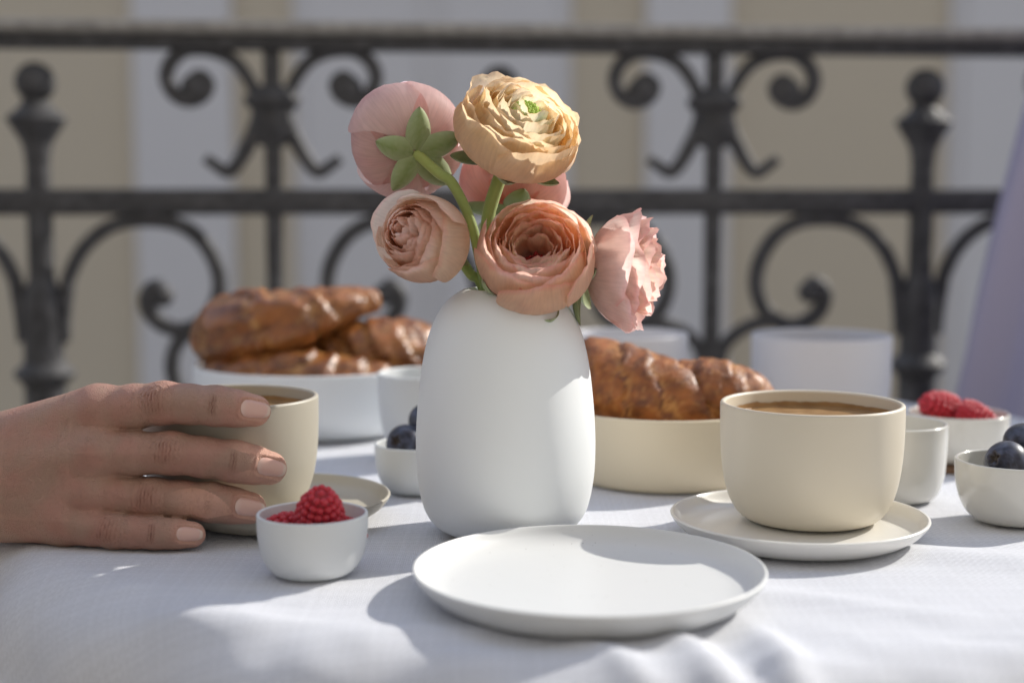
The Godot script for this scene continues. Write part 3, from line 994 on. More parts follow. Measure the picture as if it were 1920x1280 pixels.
	# pink, right, seen from the side
	flower("pink flower leaning out at the right of the bunch, seen from the side", Vector3(0.0578, 0.1425, -0.778), Vector3(0.97, -0.06, 0.17), 0.6, {
		"seed": 59, "H": 0.034, "jitter": 0.07, "layers": rings(8, 0.0305, 0.012, 0.0265, 0.0375, 1.13, 0.9, {"ruf0": 0.0030, "ruf1": 0.0013, "curl0": 0.001, "b0": 0.82, "b1": 1.15, "tip": 0.32, "spiral": 0.05, "hp": 0.7}),
		"base": Color(0.975, 0.845, 0.775), "mid": Color(0.975, 0.815, 0.765), "tip": Color(0.975, 0.805, 0.765), "inner0": Color(0.975, 0.738, 0.582), "inner1": Color(0.975, 0.798, 0.642), "inner2": Color(0.975, 0.812, 0.685), "edge": Color(0.975, 0.636, 0.611),
		"sepal_open": 0.40, "sepal_turn": 0.75, "sepal_len": 0.64, "sepal_w": 0.0090, "stem_r": 0.0032,
	}, [Vector3(0.0390, 0.1395, -0.787), Vector3(0.0250, 0.1375, -0.7875), Vector3(0.0080, 0.1320, -0.783), Vector3(-0.010, 0.05, -0.775)])
	# pink, at the back
	flower("pink flower at the back of the bunch, half hidden under the yellow one", Vector3(0.0015, 0.1890, -0.822), Vector3(0.10, 0.80, -0.55), 0.9, {
		"seed": 67, "H": 0.040, "size": 0.92, "layers": rings(5, 0.0300, 0.012, 0.040, 0.040, 0.95, 0.6, {"ruf0": 0.0016, "b0": 1.5, "b1": 1.3, "tip": 0.16}),
		"base": Color(0.975, 0.730, 0.647), "mid": Color(0.975, 0.730, 0.661), "tip": Color(0.975, 0.745, 0.705), "inner0": Color(0.975, 0.695, 0.611), "inner1": Color(0.975, 0.745, 0.661), "inner2": Color(0.975, 0.745, 0.661), "edge": Color(0.975, 0.614, 0.598),
		"sepal_open": 0.30, "sepal_turn": 0.2, "sepal_len": 0.38, "sepal_w": 0.008, "stem_r": 0.0032,
	}, [Vector3(-0.0060, 0.1610, -0.803), Vector3(-0.0075, 0.150, -0.795), Vector3(-0.0070, 0.125, -0.7855), Vector3(-0.016, 0.05, -0.79)])

# ------------------------------------------------------------------ food
func raspberry(label: String, at: Vector3, up: Vector3, size: float, sd: int, rows := 7) -> void:
	var rng := RandomNumberGenerator.new()
	rng.seed = sd
	var o := thing("raspberry", label, "raspberry", Vector3(at.x, T + at.y, at.z), "raspberries in the small bowls")
	o.basis = basis_to(up, sd)
	var R := size * 0.5
	var ln := size * 0.98
	var prof := func(t: float) -> Vector2:
		# t 0 at the open end, 1 at the tip
		var r := R * 0.88 * pow(cos(t * PI * 0.5), 0.44) * (0.90 + 0.10 * sin(t * PI))
		return Vector2(r, (t - 0.42) * ln)
	var core := PackedVector2Array()
	for k in 15:
		var q: Vector2 = prof.call(k / 14.0)
		core.append(Vector2(q.x * 0.97, q.y))
	core.insert(0, Vector2(0, core[0].y + 0.002))
	part("core", lathe(core, 24), M.raspberry_core, o)
	var sph := SphereMesh.new()
	sph.radius = 1.0
	sph.height = 2.0
	sph.radial_segments = 16
	sph.rings = 8
	for k in rows:
		var t := (k + 0.25) / rows
		var q: Vector2 = prof.call(t)
		var dr := ln / rows * 0.60
		var n := maxi(1, int(round(TAU * q.x / (dr * 1.72))))
		for i in n:
			var a := TAU * (i + 0.5 * (k % 2) + rng.randf_range(-0.1, 0.1)) / n
			var m := part("drupelet", sph, M.raspberry, o, Vector3(cos(a) * q.x, q.y + rng.randf_range(-0.1, 0.1) * dr, sin(a) * q.x))
			var s := dr * rng.randf_range(0.92, 1.1)
			m.scale = Vector3(s, s * 0.95, s)
	part("drupelet", sph, M.raspberry, o, Vector3(0, ln * 0.53, 0)).scale = Vector3.ONE * ln / rows * 0.58

func blueberry(label: String, at: Vector3, up: Vector3, R: float, sd: int) -> void:
	var fn := FastNoiseLite.new()
	fn.seed = sd
	fn.frequency = 1.0
	fn.fractal_octaves = 4
	var vs := PackedVector3Array()
	var cols := PackedColorArray()
	var nu := 40
	var nv := 56
	var yc := 0.0
	for i in nu:
		var th := PI * i / (nu - 1)
		for j in nv:
			var a := TAU * j / nv
			var d := Vector3(sin(th) * cos(a), -cos(th), sin(th) * sin(a))
			# the calyx: a dimple ringed by five short lobes
			var top := PI - th
			var rad := R
			var star := 0.30 + 0.05 * cos(5.0 * a)
			rad -= R * 0.20 * smoothstep(star, star - 0.16, top)
			rad += R * 0.05 * exp(-pow((top - star - 0.02) / 0.06, 2.0)) * (0.7 + 0.5 * cos(5.0 * a))
			vs.append(Vector3(d.x * rad, d.y * rad * 0.90, d.z * rad))
			var n := fn.get_noise_3d(d.x * 1.7, d.y * 1.7, d.z * 1.7)
			var bloom := clampf(0.35 + 1.1 * n + 0.4 * fn.get_noise_3d(d.x * 7.0, d.y * 7.0, d.z * 7.0), 0.0, 1.0)
			var c := Color(0.012, 0.013, 0.026).lerp(Color(0.075, 0.085, 0.135), bloom)
			cols.append(c.lerp(Color(0.035, 0.02, 0.015), smoothstep(star + 0.02, star - 0.1, top)))
	var o := part("blueberry", build(vs, grid_index(nu, nv, true), cols), M.blueberry, self, Vector3(at.x, T + at.y, at.z))
	o.basis = basis_to(up, sd * 0.7)
	meta(o, label, "blueberry", "blueberries in the small bowls")

func croissant(label: String, pts: Array, rads: Array, sd: int, bands: int, relief := 1.0) -> void:
	var fn := FastNoiseLite.new()
	fn.seed = sd
	fn.frequency = 1.0
	fn.fractal_octaves = 4
	var path := smooth_path(pts, 24)
	var rr := []
	for q in rads.size():
		rr.append(Vector2(float(q) / (rads.size() - 1), rads[q]))
	var rc := smooth_line(rr, 24)
	var n := path.size()
	var seg := 84
	var vs := PackedVector3Array()
	var cols := PackedColorArray()
	var prev := Vector3.UP
	var base := path[n / 2]
	for i in n:
		var t := (path[mini(i + 1, n - 1)] - path[maxi(i - 1, 0)]).normalized()
		var e2 := t.cross(prev).normalized()
		var e1 := e2.cross(t).normalized()
		prev = e1
		var f := float(i) / (n - 1)
		var r := rc[i].y
		var cap := sqrt(maxf(0.0, 1.0 - pow(maxf(0.0, (absf(f - 0.5) - 0.455) / 0.045), 2.0)))
		for j in seg:
			var a := TAU * j / seg
			# rolled dough: each turn of the roll ends in a step; the steps slant round the body
			var u := f * bands + 0.65 * sin(a + 0.4 + sd) + 0.6 * fn.get_noise_2d(f * 5.0, sd) + 0.30 * fn.get_noise_3d(cos(a), sin(a), f * 5.0)
			var mid := absf(f - 0.5) * 2.0
			var w := u - floorf(u)
			if f > 0.5:
				w = 1.0 - w
			var step := smoothstep(0.0, 0.10, w) * (1.0 - 0.85 * smoothstep(0.10, 1.0, w))
			var h := 1.0 + 0.155 * relief * (step - 0.35)
			# thin layers show as fine ridges that follow the roll, broken up by flakes
			var ply := sin(u * 46.0 + 2.5 * fn.get_noise_3d(cos(a) * 2.0, sin(a) * 2.0, f * 8.0))
			h += 0.011 * ply * smoothstep(-0.3, 0.4, fn.get_noise_3d(cos(a) * 2.0 + 4.0, sin(a) * 2.0, f * 10.0))
			h += 0.05 * fn.get_noise_3d(cos(a) * 1.6, sin(a) * 1.6, f * 9.0) + 0.014 * fn.get_noise_3d(cos(a) * 9.0, sin(a) * 9.0, f * 50.0)
			vs.append(path[i] - base + (e1 * cos(a) * 0.94 + e2 * sin(a) * 1.05) * r * h * cap)
			var dark := fn.get_noise_3d(cos(a) * 2.4 + 9.0, sin(a) * 2.4, f * 14.0)
			dark += 0.55 * fn.get_noise_2d(floorf(u) * 5.3 + 0.5, sd * 3.0)
			var streak := fn.get_noise_2d(w * 9.0 + floorf(u) * 7.0, a * 1.3)
			var c := Color(0.35, 0.120, 0.028).lerp(Color(0.10, 0.028, 0.008), clampf(0.45 + 0.9 * dark, 0.0, 1.0))
			c = c.lerp(Color(0.52, 0.27, 0.085), clampf(0.75 * smoothstep(0.55, 1.0, w) * (0.5 + streak) + 0.25 * streak, 0.0, 1.0))
			c = c.lerp(Color(0.11, 0.035, 0.012), 0.9 * smoothstep(0.10, 0.0, absf(w - 0.03)))
			c = c.lerp(Color(0.60, 0.33, 0.11), 0.28 * smoothstep(0.3, 1.0, ply) * smoothstep(0.0, 0.5, streak + 0.3))
			cols.append(c)
	var ix := grid_index(n, seg, true)
	for k in range(0, ix.size(), 3):
		var s := ix[k + 1]
		ix[k + 1] = ix[k + 2]
		ix[k + 2] = s
	var o := part("croissant", build(vs, ix, cols), M.crust if relief == 1.0 else M.crust_matt, self, Vector3(base.x, T + base.y, base.z))
	meta(o, label, "croissant", "croissants in the two bowls")

func make_food() -> void:
	raspberry("big red raspberry on top of the front left bowl", Vector3(-0.0925, 0.0300, -0.672), Vector3(0.12, 0.80, 0.50), 0.0268, 3, 8)
	raspberry("red raspberry sunk in the front left bowl, left of the big one", Vector3(-0.1095, 0.0185, -0.682), Vector3(-0.6, 0.35, 0.6), 0.0235, 4)
	raspberry("red raspberry low in the front left bowl, right of the big one", Vector3(-0.0840, 0.0160, -0.686), Vector3(0.8, 0.2, 0.3), 0.0225, 5)
	raspberry("red raspberry at the bottom front of the front left bowl, under the big one", Vector3(-0.0955, 0.0130, -0.664), Vector3(0.2, 0.1, 0.9), 0.019, 8)
	raspberry("left raspberry standing above the rim of the glossy right-hand bowl", Vector3(0.2880, 0.0400, -0.950), Vector3(-0.75, 0.3, 0.4), 0.0255, 6)
	raspberry("right raspberry lying over the rim of the glossy right-hand bowl", Vector3(0.3090, 0.0345, -0.938), Vector3(0.75, -0.2, 0.5), 0.0235, 7)
	raspberry("red raspberry under the other two in the glossy right-hand bowl", Vector3(0.2990, 0.0190, -0.955), Vector3(0.1, 0.9, 0.2), 0.0225, 9)
	blueberry("dark blueberry in front in the bowl at the right edge, its crown turned left", Vector3(0.2735, 0.0355, -0.775), Vector3(-0.80, 0.35, 0.45), 0.0125, 11)
	blueberry("dark blueberry behind the front one in the bowl at the right edge", Vector3(0.2905, 0.0430, -0.794), Vector3(0.3, 0.7, 0.3), 0.0125, 12)
	blueberry("dark blueberry lowest in the bowl at the right edge, out of sight below the rim", Vector3(0.2890, 0.0175, -0.786), Vector3(0.3, 0.9, 0.1), 0.0125, 13)
	blueberry("dark blueberry lying low in front in the bowl beside the vase", Vector3(-0.0655, 0.0310, -0.861), Vector3(-0.5, 0.3, 0.8), 0.0122, 14)
	blueberry("dark blueberry on top of the pile in the bowl beside the vase", Vector3(-0.0520, 0.0430, -0.872), Vector3(0.4, 0.7, 0.3), 0.0125, 15)
	blueberry("dark blueberry at the back in the bowl beside the vase", Vector3(-0.0440, 0.0290, -0.862), Vector3(0.3, 0.7, 0.3), 0.0115, 16)
	croissant("large brown croissant on top in the white bowl at the back left", [Vector3(-0.1035, 0.1020, -1.105), Vector3(-0.1300, 0.0985, -1.090), Vector3(-0.1650, 0.0890, -1.078), Vector3(-0.2080, 0.0800, -1.090), Vector3(-0.2220, 0.0720, -1.130), Vector3(-0.2050, 0.0640, -1.165)], [0.0085, 0.0150, 0.0240, 0.0295, 0.0265, 0.012], 3, 9)
	croissant("dark brown croissant at the bottom of the white bowl at the back left", [Vector3(-0.2320, 0.0400, -1.115), Vector3(-0.2100, 0.0400, -1.080), Vector3(-0.1600, 0.0420, -1.062), Vector3(-0.1100, 0.0400, -1.075), Vector3(-0.0850, 0.0360, -1.100)], [0.014, 0.023, 0.026, 0.021, 0.010], 5, 10)
	croissant("brown croissant underneath on the right in the white bowl at the back left", [Vector3(-0.1900, 0.0560, -1.105), Vector3(-0.1450, 0.0600, -1.100), Vector3(-0.1050, 0.0620, -1.098), Vector3(-0.0760, 0.0570, -1.130), Vector3(-0.0780, 0.0450, -1.165)], [0.010, 0.019, 0.0265, 0.024, 0.010], 7, 10)
	croissant("golden croissant on the left in the cream bowl, partly behind the vase", [Vector3(0.0300, 0.0680, -0.950), Vector3(0.0480, 0.0660, -0.930), Vector3(0.0740, 0.0585, -0.914), Vector3(0.1060, 0.0500, -0.904), Vector3(0.1400, 0.0400, -0.905)], [0.010, 0.0250, 0.0285, 0.0255, 0.013], 21, 6, 0.55)
	croissant("golden croissant with a folded end on the right in the cream bowl", [Vector3(0.0900, 0.0490, -0.930), Vector3(0.1080, 0.0530, -0.918), Vector3(0.1320, 0.0530, -0.910), Vector3(0.1520, 0.0500, -0.915), Vector3(0.1610, 0.0430, -0.935)], [0.012, 0.0225, 0.0255, 0.0200, 0.009], 26, 6, 0.6)

# ------------------------------------------------------------------ the hand
var palm_bones := []
var fingers := []          # each: list of [a, b, ra, rb]
var finger_balls := []     # [centre, radius] to skip far fingers

func bone_distance(p: Vector3, b: Array) -> float:
	var a: Vector3 = b[0]
	var ab: Vector3 = b[4]
	var h := clampf((p - a).dot(ab) * b[5], 0.0, 1.0)
	return p.distance_to(a + ab * h) - lerpf(b[2], b[3], h)

func soft_min(a: float, b: float, k: float) -> float:
	var h := maxf(k - absf(a - b), 0.0)
	return minf(a, b) - h * h / (4.0 * k)

func make_bone(a: Vector3, b: Vector3, ra: float, rb: float) -> Array:
	return [a, b, ra, rb, b - a, 1.0 / maxf(1e-9, (b - a).length_squared())]

func hand_field(p: Vector3) -> float:
	var d := 1.0
	for b in palm_bones:
		d = soft_min(d, bone_distance(p, b), 0.009)
	var out := d
	for k in fingers.size():
		var ball: Array = finger_balls[k]
		if p.distance_to(ball[0]) - ball[1] > 0.012:
			continue
		var f := 1.0
		for b in fingers[k]:
			f = soft_min(f, bone_distance(p, b), 0.0035)
		if f > d + 0.0085:
			continue
		out = soft_min(out, soft_min(d, f, 0.0085), 0.0012)
	return out

func finger_gap(p: Vector3) -> float:
	# 0 where two fingers touch, 1 away from there
	var near := 1.0
	var second := 1.0
	for k in 4:
		var ball: Array = finger_balls[k]
		if p.distance_to(ball[0]) - ball[1] > 0.006:
			continue
		var f := 1.0
		for b in fingers[k]:
			f = minf(f, bone_distance(p, b))
		if f < near:
			second = near
			near = f
		elif f < second:
			second = f
	return smoothstep(0.0006, 0.0020, second - near)

func field_gradient(p: Vector3, field: Callable, e: float) -> Vector3:
	var d: float = field.call(p)
	return Vector3(field.call(p + Vector3(e, 0, 0)) - d, field.call(p + Vector3(0, e, 0)) - d, field.call(p + Vector3(0, 0, e)) - d).normalized()

# surface nets over a box; visits only the blocks near the surface
func surface_net(field: Callable, lo: Vector3, hi: Vector3, cell: float) -> Array:
	var B := 6
	var nb := Vector3i(((hi - lo) / (cell * B)).ceil())
	var n := nb * B + Vector3i.ONE
	var val := PackedFloat32Array()
	val.resize(n.x * n.y * n.z)
	val.fill(1.0)
	var active := []
	var reach := cell * B * 0.87 + cell * 2.5 + 0.004
	for bz in nb.z:
		for by in nb.y:
			for bx in nb.x:
				var c := lo + (Vector3(bx, by, bz) + Vector3.ONE * 0.5) * cell * B
				var d: float = field.call(c)
				if absf(d) < reach:
					active.append(Vector3i(bx, by, bz) * B)
				elif d < 0.0:
					for z in range(bz * B, bz * B + B + 1):
						for y in range(by * B, by * B + B + 1):
							for x in range(bx * B, bx * B + B + 1):
								var k := (z * n.y + y) * n.x + x
								if val[k] == 1.0:
									val[k] = -1.0
	var done := {}
	for o in active:
		for z in range(o.z, o.z + B + 1):
			for y in range(o.y, o.y + B + 1):
				var row: int = (z * n.y + y) * n.x
				for x in range(o.x, o.x + B + 1):
					var k: int = row + x
					if absf(val[k]) == 1.0:
						val[k] = field.call(lo + Vector3(x, y, z) * cell)
	var vid := {}
	var vs := PackedVector3Array()
	var ix := PackedInt32Array()
	var sx := 1
	var sy := n.x
	var sz := n.x * n.y
	var offs := [0, sx, sy, sx + sy, sz, sz + sx, sz + sy, sz + sx + sy]
	var cor := [Vector3(0, 0, 0), Vector3(1, 0, 0), Vector3(0, 1, 0), Vector3(1, 1, 0), Vector3(0, 0, 1), Vector3(1, 0, 1), Vector3(0, 1, 1), Vector3(1, 1, 1)]
	var edges := [[0, 1], [2, 3], [4, 5], [6, 7], [0, 2], [1, 3], [4, 6], [5, 7], [0, 4], [1, 5], [2, 6], [3, 7]]
	for o in active:
		for z in range(o.z, o.z + B):
			for y in range(o.y, o.y + B):
				for x in range(o.x, o.x + B):
					var k: int = (z * n.y + y) * n.x + x
					var inside := 0
					for q in 8:
						if val[k + offs[q]] < 0.0:
							inside += 1
					if inside == 0 or inside == 8:
						continue
					var sum := Vector3.ZERO
					var cnt := 0
					for e in edges:
						var a := val[k + offs[e[0]]]
						var b := val[k + offs[e[1]]]
						if (a < 0.0) != (b < 0.0):
							sum += cor[e[0]].lerp(cor[e[1]], a / (a - b))
							cnt += 1
					vid[k] = vs.size()
					vs.append(lo + (Vector3(x, y, z) + sum / cnt) * cell)
	for k in vid:
		var a := val[k]
		# edges from this corner along x, y, z; the four cells round each
		for ax in 3:
			var s: int = [sx, sy, sz][ax]
			var u: int = [sy, sz, sx][ax]
			var w: int = [sz, sx, sy][ax]
			var b := val[k + s]
			if (a < 0.0) == (b < 0.0):
				continue
			if not (vid.has(k - u) and vid.has(k - w) and vid.has(k - u - w)):
				continue
			var q0: int = vid[k]
			var q1: int = vid[k - u]
			var q2: int = vid[k - u - w]
			var q3: int = vid[k - w]
			if a < 0.0:
				ix.append_array([q0, q2, q1, q0, q3, q2])
			else:
				ix.append_array([q0, q1, q2, q0, q2, q3])
	return [vs, ix]

func subdivide(vs: PackedVector3Array, ix: PackedInt32Array) -> Array:
	var mid := {}
	var out := PackedInt32Array()
	for t in range(0, ix.size(), 3):
		var m := [0, 0, 0]
		for e in 3:
			var a := ix[t + e]
			var b := ix[t + (e + 1) % 3]
			var key := mini(a, b) * 1000000 + maxi(a, b)
			if not mid.has(key):
				mid[key] = vs.size()
				vs.append((vs[a] + vs[b]) * 0.5)
			m[e] = mid[key]
		out.append_array([ix[t], m[0], m[2], m[0], ix[t + 1], m[1], m[2], m[1], ix[t + 2], m[0], m[1], m[2]])
	return [vs, out]

const DORSAL := Vector3(0.0, 0.20, 0.98)

func make_person() -> void:
	# joints: knuckle, middle joint, end joint, tip (table coordinates); radii
	var chains := [
		[[Vector3(-0.2175, 0.0686, -0.7480), 0.0124], [Vector3(-0.1831, 0.0743, -0.7400), 0.0110], [Vector3(-0.1548, 0.0732, -0.7365), 0.0102], [Vector3(-0.1361, 0.0701, -0.7405), 0.0084]],
		[[Vector3(-0.2182, 0.0475, -0.7385), 0.0124], [Vector3(-0.1786, 0.0486, -0.7350), 0.0110], [Vector3(-0.1452, 0.0441, -0.7350), 0.0106], [Vector3(-0.1283, 0.0398, -0.7390), 0.0088]],
		[[Vector3(-0.2210, 0.0262, -0.7360), 0.0114], [Vector3(-0.1887, 0.0252, -0.7335), 0.0100], [Vector3(-0.1579, 0.0226, -0.7335), 0.0101], [Vector3(-0.1385, 0.0190, -0.7360), 0.0083]],
		[[Vector3(-0.2335, 0.0118, -0.7340), 0.0113], [Vector3(-0.2062, 0.0092, -0.7245), 0.0087], [Vector3(-0.1844, 0.0088, -0.7225), 0.0080], [Vector3(-0.1664, 0.0080, -0.7225), 0.0066]],
	]
	var carpals := [[Vector3(-0.2830, 0.0450, -0.7530), 0.0195], [Vector3(-0.2830, 0.0350, -0.7480), 0.0195], [Vector3(-0.2830, 0.0250, -0.7460), 0.0185], [Vector3(-0.2830, 0.0135, -0.7460), 0.0150]]
	for k in 4:
		palm_bones.append(make_bone(carpals[k][0], chains[k][0][0] - Vector3(0.004, 0, 0.001), carpals[k][1], chains[k][0][1] * (1.08 if k < 3 else 0.98)))
	palm_bones.append(make_bone(Vector3(-0.2740, 0.0320, -0.7660), Vector3(-0.2360, 0.0430, -0.7650), 0.0165, 0.0125))
	palm_bones.append(make_bone(Vector3(-0.2720, 0.0170, -0.7560), Vector3(-0.2400, 0.0160, -0.7480), 0.0165, 0.0135))
	palm_bones.append(make_bone(Vector3(-0.3450, 0.0450, -0.7500), Vector3(-0.2900, 0.0460, -0.7560), 0.0210, 0.0190))
	palm_bones.append(make_bone(Vector3(-0.3450, 0.0230, -0.7460), Vector3(-0.2900, 0.0200, -0.7500), 0.0210, 0.0185))
	for k in 4:
		var c: Array = chains[k]
		var list := []
		for s in 3:
			var a: Vector3 = c[s][0]
			var b: Vector3 = c[s + 1][0]
			var ra: float = c[s][1]
			var rb: float = c[s + 1][1]
			var m := (a + b) * 0.5 - DORSAL * 0.0004
			var rm := (ra + rb) * 0.5 * (0.955 if s < 2 else 1.0)
			if s == 0 and k == 0:
				rm = (ra + rb) * 0.5
			list.append(make_bone(a, m, ra, rm))
			list.append(make_bone(m, b, rm, rb))
		# flesh under the nail and the finger pad
		var ax: Vector3 = (c[3][0] - c[2][0]).normalized()
		list.append(make_bone(c[3][0] - ax * 0.006 + DORSAL * c[3][1] * 0.12, c[3][0] + ax * 0.0022 + DORSAL * c[3][1] * 0.16, c[3][1] * 0.86, c[3][1] * 0.72))
		fingers.append(list)
		finger_balls.append([(c[0][0] + c[3][0]) * 0.5, c[0][0].distance_to(c[3][0]) * 0.5 + 0.016])
	# thumb, round the back of the cup
	var th := [[Vector3(-0.2640, 0.0370, -0.7720), 0.0150], [Vector3(-0.2340, 0.0420, -0.7960), 0.0125], [Vector3(-0.2120, 0.0440, -0.8230), 0.0108], [Vector3(-0.1985, 0.0460, -0.8420), 0.0092]]
	var tl := []
	for s in 3:
		tl.append(make_bone(th[s][0], th[s + 1][0], th[s][1], th[s + 1][1]))
	fingers.append(tl)
	finger_balls.append([(th[0][0] + th[3][0]) * 0.5, 0.065])

	var net := surface_net(hand_field, Vector3(-0.335, -0.008, -0.862), Vector3(-0.112, 0.095, -0.708), 0.0013)
	var sub := subdivide(net[0], net[1])
	var vs: PackedVector3Array = sub[0]
	var ix: PackedInt32Array = sub[1]
	var first_new: int = net[0].size()
	# pull the new points onto the surface, then add creases, nail beds and pores
	var fn := FastNoiseLite.new()
	fn.seed = 8
	fn.frequency = 1.0
	fn.fractal_octaves = 3
	var cols := PackedColorArray()
	cols.resize(vs.size())
	var joints := []       # [point, along, side, dorsal, radius, kind]
	var nails := []
	for k in 4:
		var c: Array = chains[k]
		for s in [0, 1, 2]:
			var al: Vector3 = ((c[s + 1][0] - c[maxi(s - 1, 0)][0]) if s > 0 else (c[1][0] - c[0][0])).normalized()
			var sd := al.cross(DORSAL).normalized()
			joints.append([c[s][0], al, sd, sd.cross(al).normalized(), c[s][1], s])
		var ta: Vector3 = (c[3][0] - c[2][0]).normalized()
		var nd := Vector3(0, 0.27, 0.96)
		var sd2 := ta.cross(nd).normalized()
		nails.append([c[3][0], ta, sd2, sd2.cross(ta).normalized(), c[3][1], 0.0072 if k < 3 else 0.0060, 0.0051 if k < 3 else 0.0042])
	for i in vs.size():
		var p := vs[i]
		var d := hand_field(p)
		var g := Vector3(hand_field(p + Vector3(0.0004, 0, 0)) - d, hand_field(p + Vector3(0, 0.0004, 0)) - d, hand_field(p + Vector3(0, 0, 0.0004)) - d).normalized()
		p -= g * d
		var big := fn.get_noise_3dv(p * 45.0)
		var fine := fn.get_noise_3dv(p * 420.0)
		var col := Color(0.425, 0.262, 0.195).lerp(Color(0.465, 0.245, 0.187), clampf(0.4 + 1.2 * big, 0.0, 1.0))
		var up := 0.0
		if p.x > -0.262 and g.z > -0.3:
			for J in joints:
				var rel: Vector3 = p - J[0]
				var u: float = rel.dot(J[1])
				if absf(u) > 0.016:
					continue
				var w: float = rel.dot(J[2])
				if absf(w) > 0.014:
					continue
				var top := smoothstep(0.15, 0.75, g.dot(J[3]))
				if top <= 0.0 or rel.dot(J[3]) < 0.0:
					continue
				var wob := 0.0006 * fn.get_noise_2d(w * 350.0, J[0].x * 900.0)
				if J[5] == 1:
					var crease := 0.0
					for q in [-0.0047, -0.0029, -0.0011, 0.0005, 0.0021, 0.0040]:
						var bow: float = q * 1.1 - signf(q) * 4.0 * w * w * absf(q) / 0.004 + wob
						var depth: float = (1.0 if absf(q) < 0.003 else 0.55) * (0.75 + 0.7 * fn.get_noise_2d(q * 5000.0 + J[0].y * 700.0, w * 220.0))
						crease += depth * exp(-pow((u - bow) / 0.00036, 2.0)) * smoothstep(0.0075, 0.0035, absf(w))
					var rho := sqrt(u * u + w * w * 0.75)
					var ring := sin(rho / 0.00125 * TAU * 0.55 + 4.0 * fn.get_noise_2d(u * 300.0, w * 300.0)) * smoothstep(0.0125, 0.008, rho) * smoothstep(0.003, 0.006, rho)
					up += top * (-0.00070 * crease + 0.00020 * ring + 0.0010 * exp(-rho * rho / 0.00003))
					col = col.lerp(Color(0.20, 0.075, 0.05), clampf(crease * 0.8 * top, 0.0, 0.85))
					col = col.lerp(Color(0.42, 0.185, 0.13), 0.45 * top * exp(-rho * rho / 0.00006))
				elif J[5] == 2:
					var crease := 0.0
					for q in [-0.0016, -0.0001, 0.0012]:
						crease += (1.0 if q == -0.0001 else 0.6) * exp(-pow((u - q - wob + 2.5 * w * w) / 0.00034, 2.0)) * smoothstep(0.0068, 0.003, absf(w))
					up += top * -0.00060 * crease
					col = col.lerp(Color(0.21, 0.08, 0.055), clampf(crease * 0.8 * top, 0.0, 0.8))
				else:
					var rho := sqrt(u * u + w * w)
					up += top * (0.00004 * sin((u * 0.8 + w * 0.5) / 0.0011 * TAU + 5.0 * fn.get_noise_2d(u * 200.0, w * 200.0)) + 0.0011 * exp(-rho * rho / 0.00005)) * smoothstep(0.014, 0.007, rho)
					col = col.lerp(Color(0.38, 0.165, 0.12), 0.30 * exp(-rho * rho / 0.00005))
			for N in nails:
				var rel: Vector3 = p - N[0]
				var u: float = rel.dot(N[1])
				if u < -0.018 or rel.dot(N[3]) < 0.0:
					col = col
				else:
					var w: float = rel.dot(N[2])
					if absf(w) < 0.011:
						# signed distance to the nail's outline, roughly
						var eu := maxf(absf(u - 0.0006) - N[5] * 0.72, 0.0)
						var ew := maxf(absf(w) - N[6] * 0.62, 0.0)
						var e: float = sqrt(eu * eu * 0.55 + ew * ew) - N[6] * 0.40
						if u < N[5] * 0.75:
							up += 0.00038 * exp(-pow((e - 0.0007) / 0.0006, 2.0))
						up -= 0.0006 * smoothstep(0.0004, -0.0006, e)
						col = col.lerp(Color(0.46, 0.18, 0.13), 0.5 * exp(-pow((e - 0.0006) / 0.0012, 2.0)))
					if rel.length() < 0.024:
						col = col.lerp(Color(0.66, 0.375, 0.28), 0.9 * smoothstep(-0.016, 0.002, u))  # fingertips: pinker skin, with the sunlight on them put into the colour
		up += 0.00007 * fine + 0.00005 * sin((p.x * 0.9 + p.y * 0.45) * 5200.0 + 6.0 * fn.get_noise_3dv(p * 160.0)) * smoothstep(-0.2, 0.3, fn.get_noise_3dv(p * 90.0 + Vector3(7, 3, 1)))
		col = col.lerp(Color(0.22, 0.11, 0.07), 0.3 * clampf(fine - 0.15, 0.0, 1.0))
		if absf(up) > 0.0001:
			up *= finger_gap(p)
		vs[i] = p + g * up
		cols[i] = col
	# forearm and elbow: a coarse net of its own in the same mesh, starting inside the wrist
	var arm := [make_bone(Vector3(-0.3360, 0.0450, -0.7500), Vector3(-0.56, 0.075, -0.700), 0.0205, 0.040), make_bone(Vector3(-0.3360, 0.0230, -0.7460), Vector3(-0.56, 0.060, -0.700), 0.0205, 0.040), make_bone(Vector3(-0.56, 0.068, -0.700), Vector3(-0.80, 0.26, -0.62), 0.043, 0.052)]
	var arm_field := func(p: Vector3) -> float:
		return soft_min(soft_min(bone_distance(p, arm[0]), bone_distance(p, arm[1]), 0.02), bone_distance(p, arm[2]), 0.03)
	var an := surface_net(arm_field, Vector3(-0.88, -0.01, -0.80), Vector3(-0.3295, 0.33, -0.55), 0.007)
	var off := vs.size()
	for q in an[0]:
		vs.append(q)
		cols.append(Color(0.41, 0.235, 0.165))
	for q in an[1]:
		ix.append(q + off)
	var at := Vector3(-0.25, 0.0, -0.74)
	for i in vs.size():
		vs[i] -= at
	var person := part("person", build(vs, ix, cols), M.skin, self, at + Vector3(0, T, 0))
	meta(person, "bare hand with short natural nails reaching in from the left to hold the cup", "person")
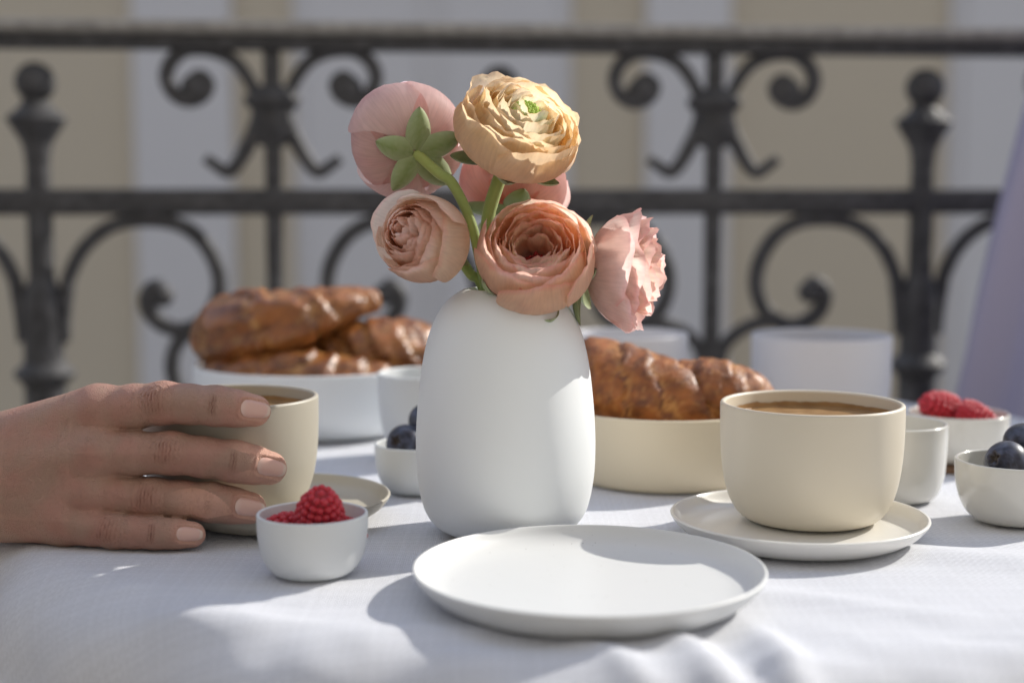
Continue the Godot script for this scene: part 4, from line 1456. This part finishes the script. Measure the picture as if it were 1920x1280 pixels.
	# nails
	for N in nails:
		var nu := 16
		var nv := 13
		var nvs := PackedVector3Array()
		var ncol := PackedColorArray()
		var mid_r := 0.0
		var ray := func(u: float, b: float) -> float:
			var dir: Vector3 = N[3] * cos(b) + N[2] * sin(b)
			var o: Vector3 = N[0] + N[1] * u
			var s := 0.02
			for k in 24:
				s -= hand_field(o + dir * s) * 0.9
			return s
		mid_r = ray.call(-0.001, 0.0)
		var bw: float = N[6] / mid_r
		for i in nu:
			var t := float(i) / (nu - 1)
			var u := lerpf(-N[5], N[5] + 0.0011, t)
			for j in nv:
				var s := 2.0 * j / (nv - 1) - 1.0
				# rounded at the cuticle and at the free edge
				var uu := u
				uu += N[5] * 0.42 * s * s * pow(1.0 - t, 2.0)
				uu -= N[5] * 0.40 * s * s * s * s * pow(t, 3.0)
				var b := s * bw * (1.0 - 0.10 * t)
				var surf: float = ray.call(minf(uu, N[5] * 0.15), b)
				var flat := surf - 0.0012 * pow(maxf(0.0, (uu + 0.001) / N[5]), 2.0)
				var r := flat + 0.00012 - 0.00045 * smoothstep(0.22, 0.0, t) - 0.0004 * pow(absf(s), 6.0)
				var dir: Vector3 = N[3] * cos(b) + N[2] * sin(b)
				nvs.append(N[0] + N[1] * uu + dir * r - at)
				var c := Color(0.66, 0.405, 0.34).lerp(Color(0.69, 0.48, 0.41), smoothstep(0.25, 0.05, t + 0.15 * s * s))
				c = c.lerp(Color(0.66, 0.50, 0.41), smoothstep(0.86, 0.94, t + 0.05 * s * s))
				ncol.append(c)
		var nix := grid_index(nu, nv, false)
		part("fingernail", build(nvs, nix, ncol), M.nail, person)
	# sleeve, outside the picture
	var sl := smooth_path([Vector3(-0.54, 0.066, -0.702), Vector3(-0.60, 0.10, -0.687), Vector3(-0.80, 0.26, -0.62), Vector3(-0.86, 0.36, -0.60)], 8)
	for i in sl.size():
		sl[i] -= at
	part("sleeve", sweep(sl, func(t): return 0.058 + 0.012 * t + 0.003 * sin(t * 31.0), 28), M.jacket, person)
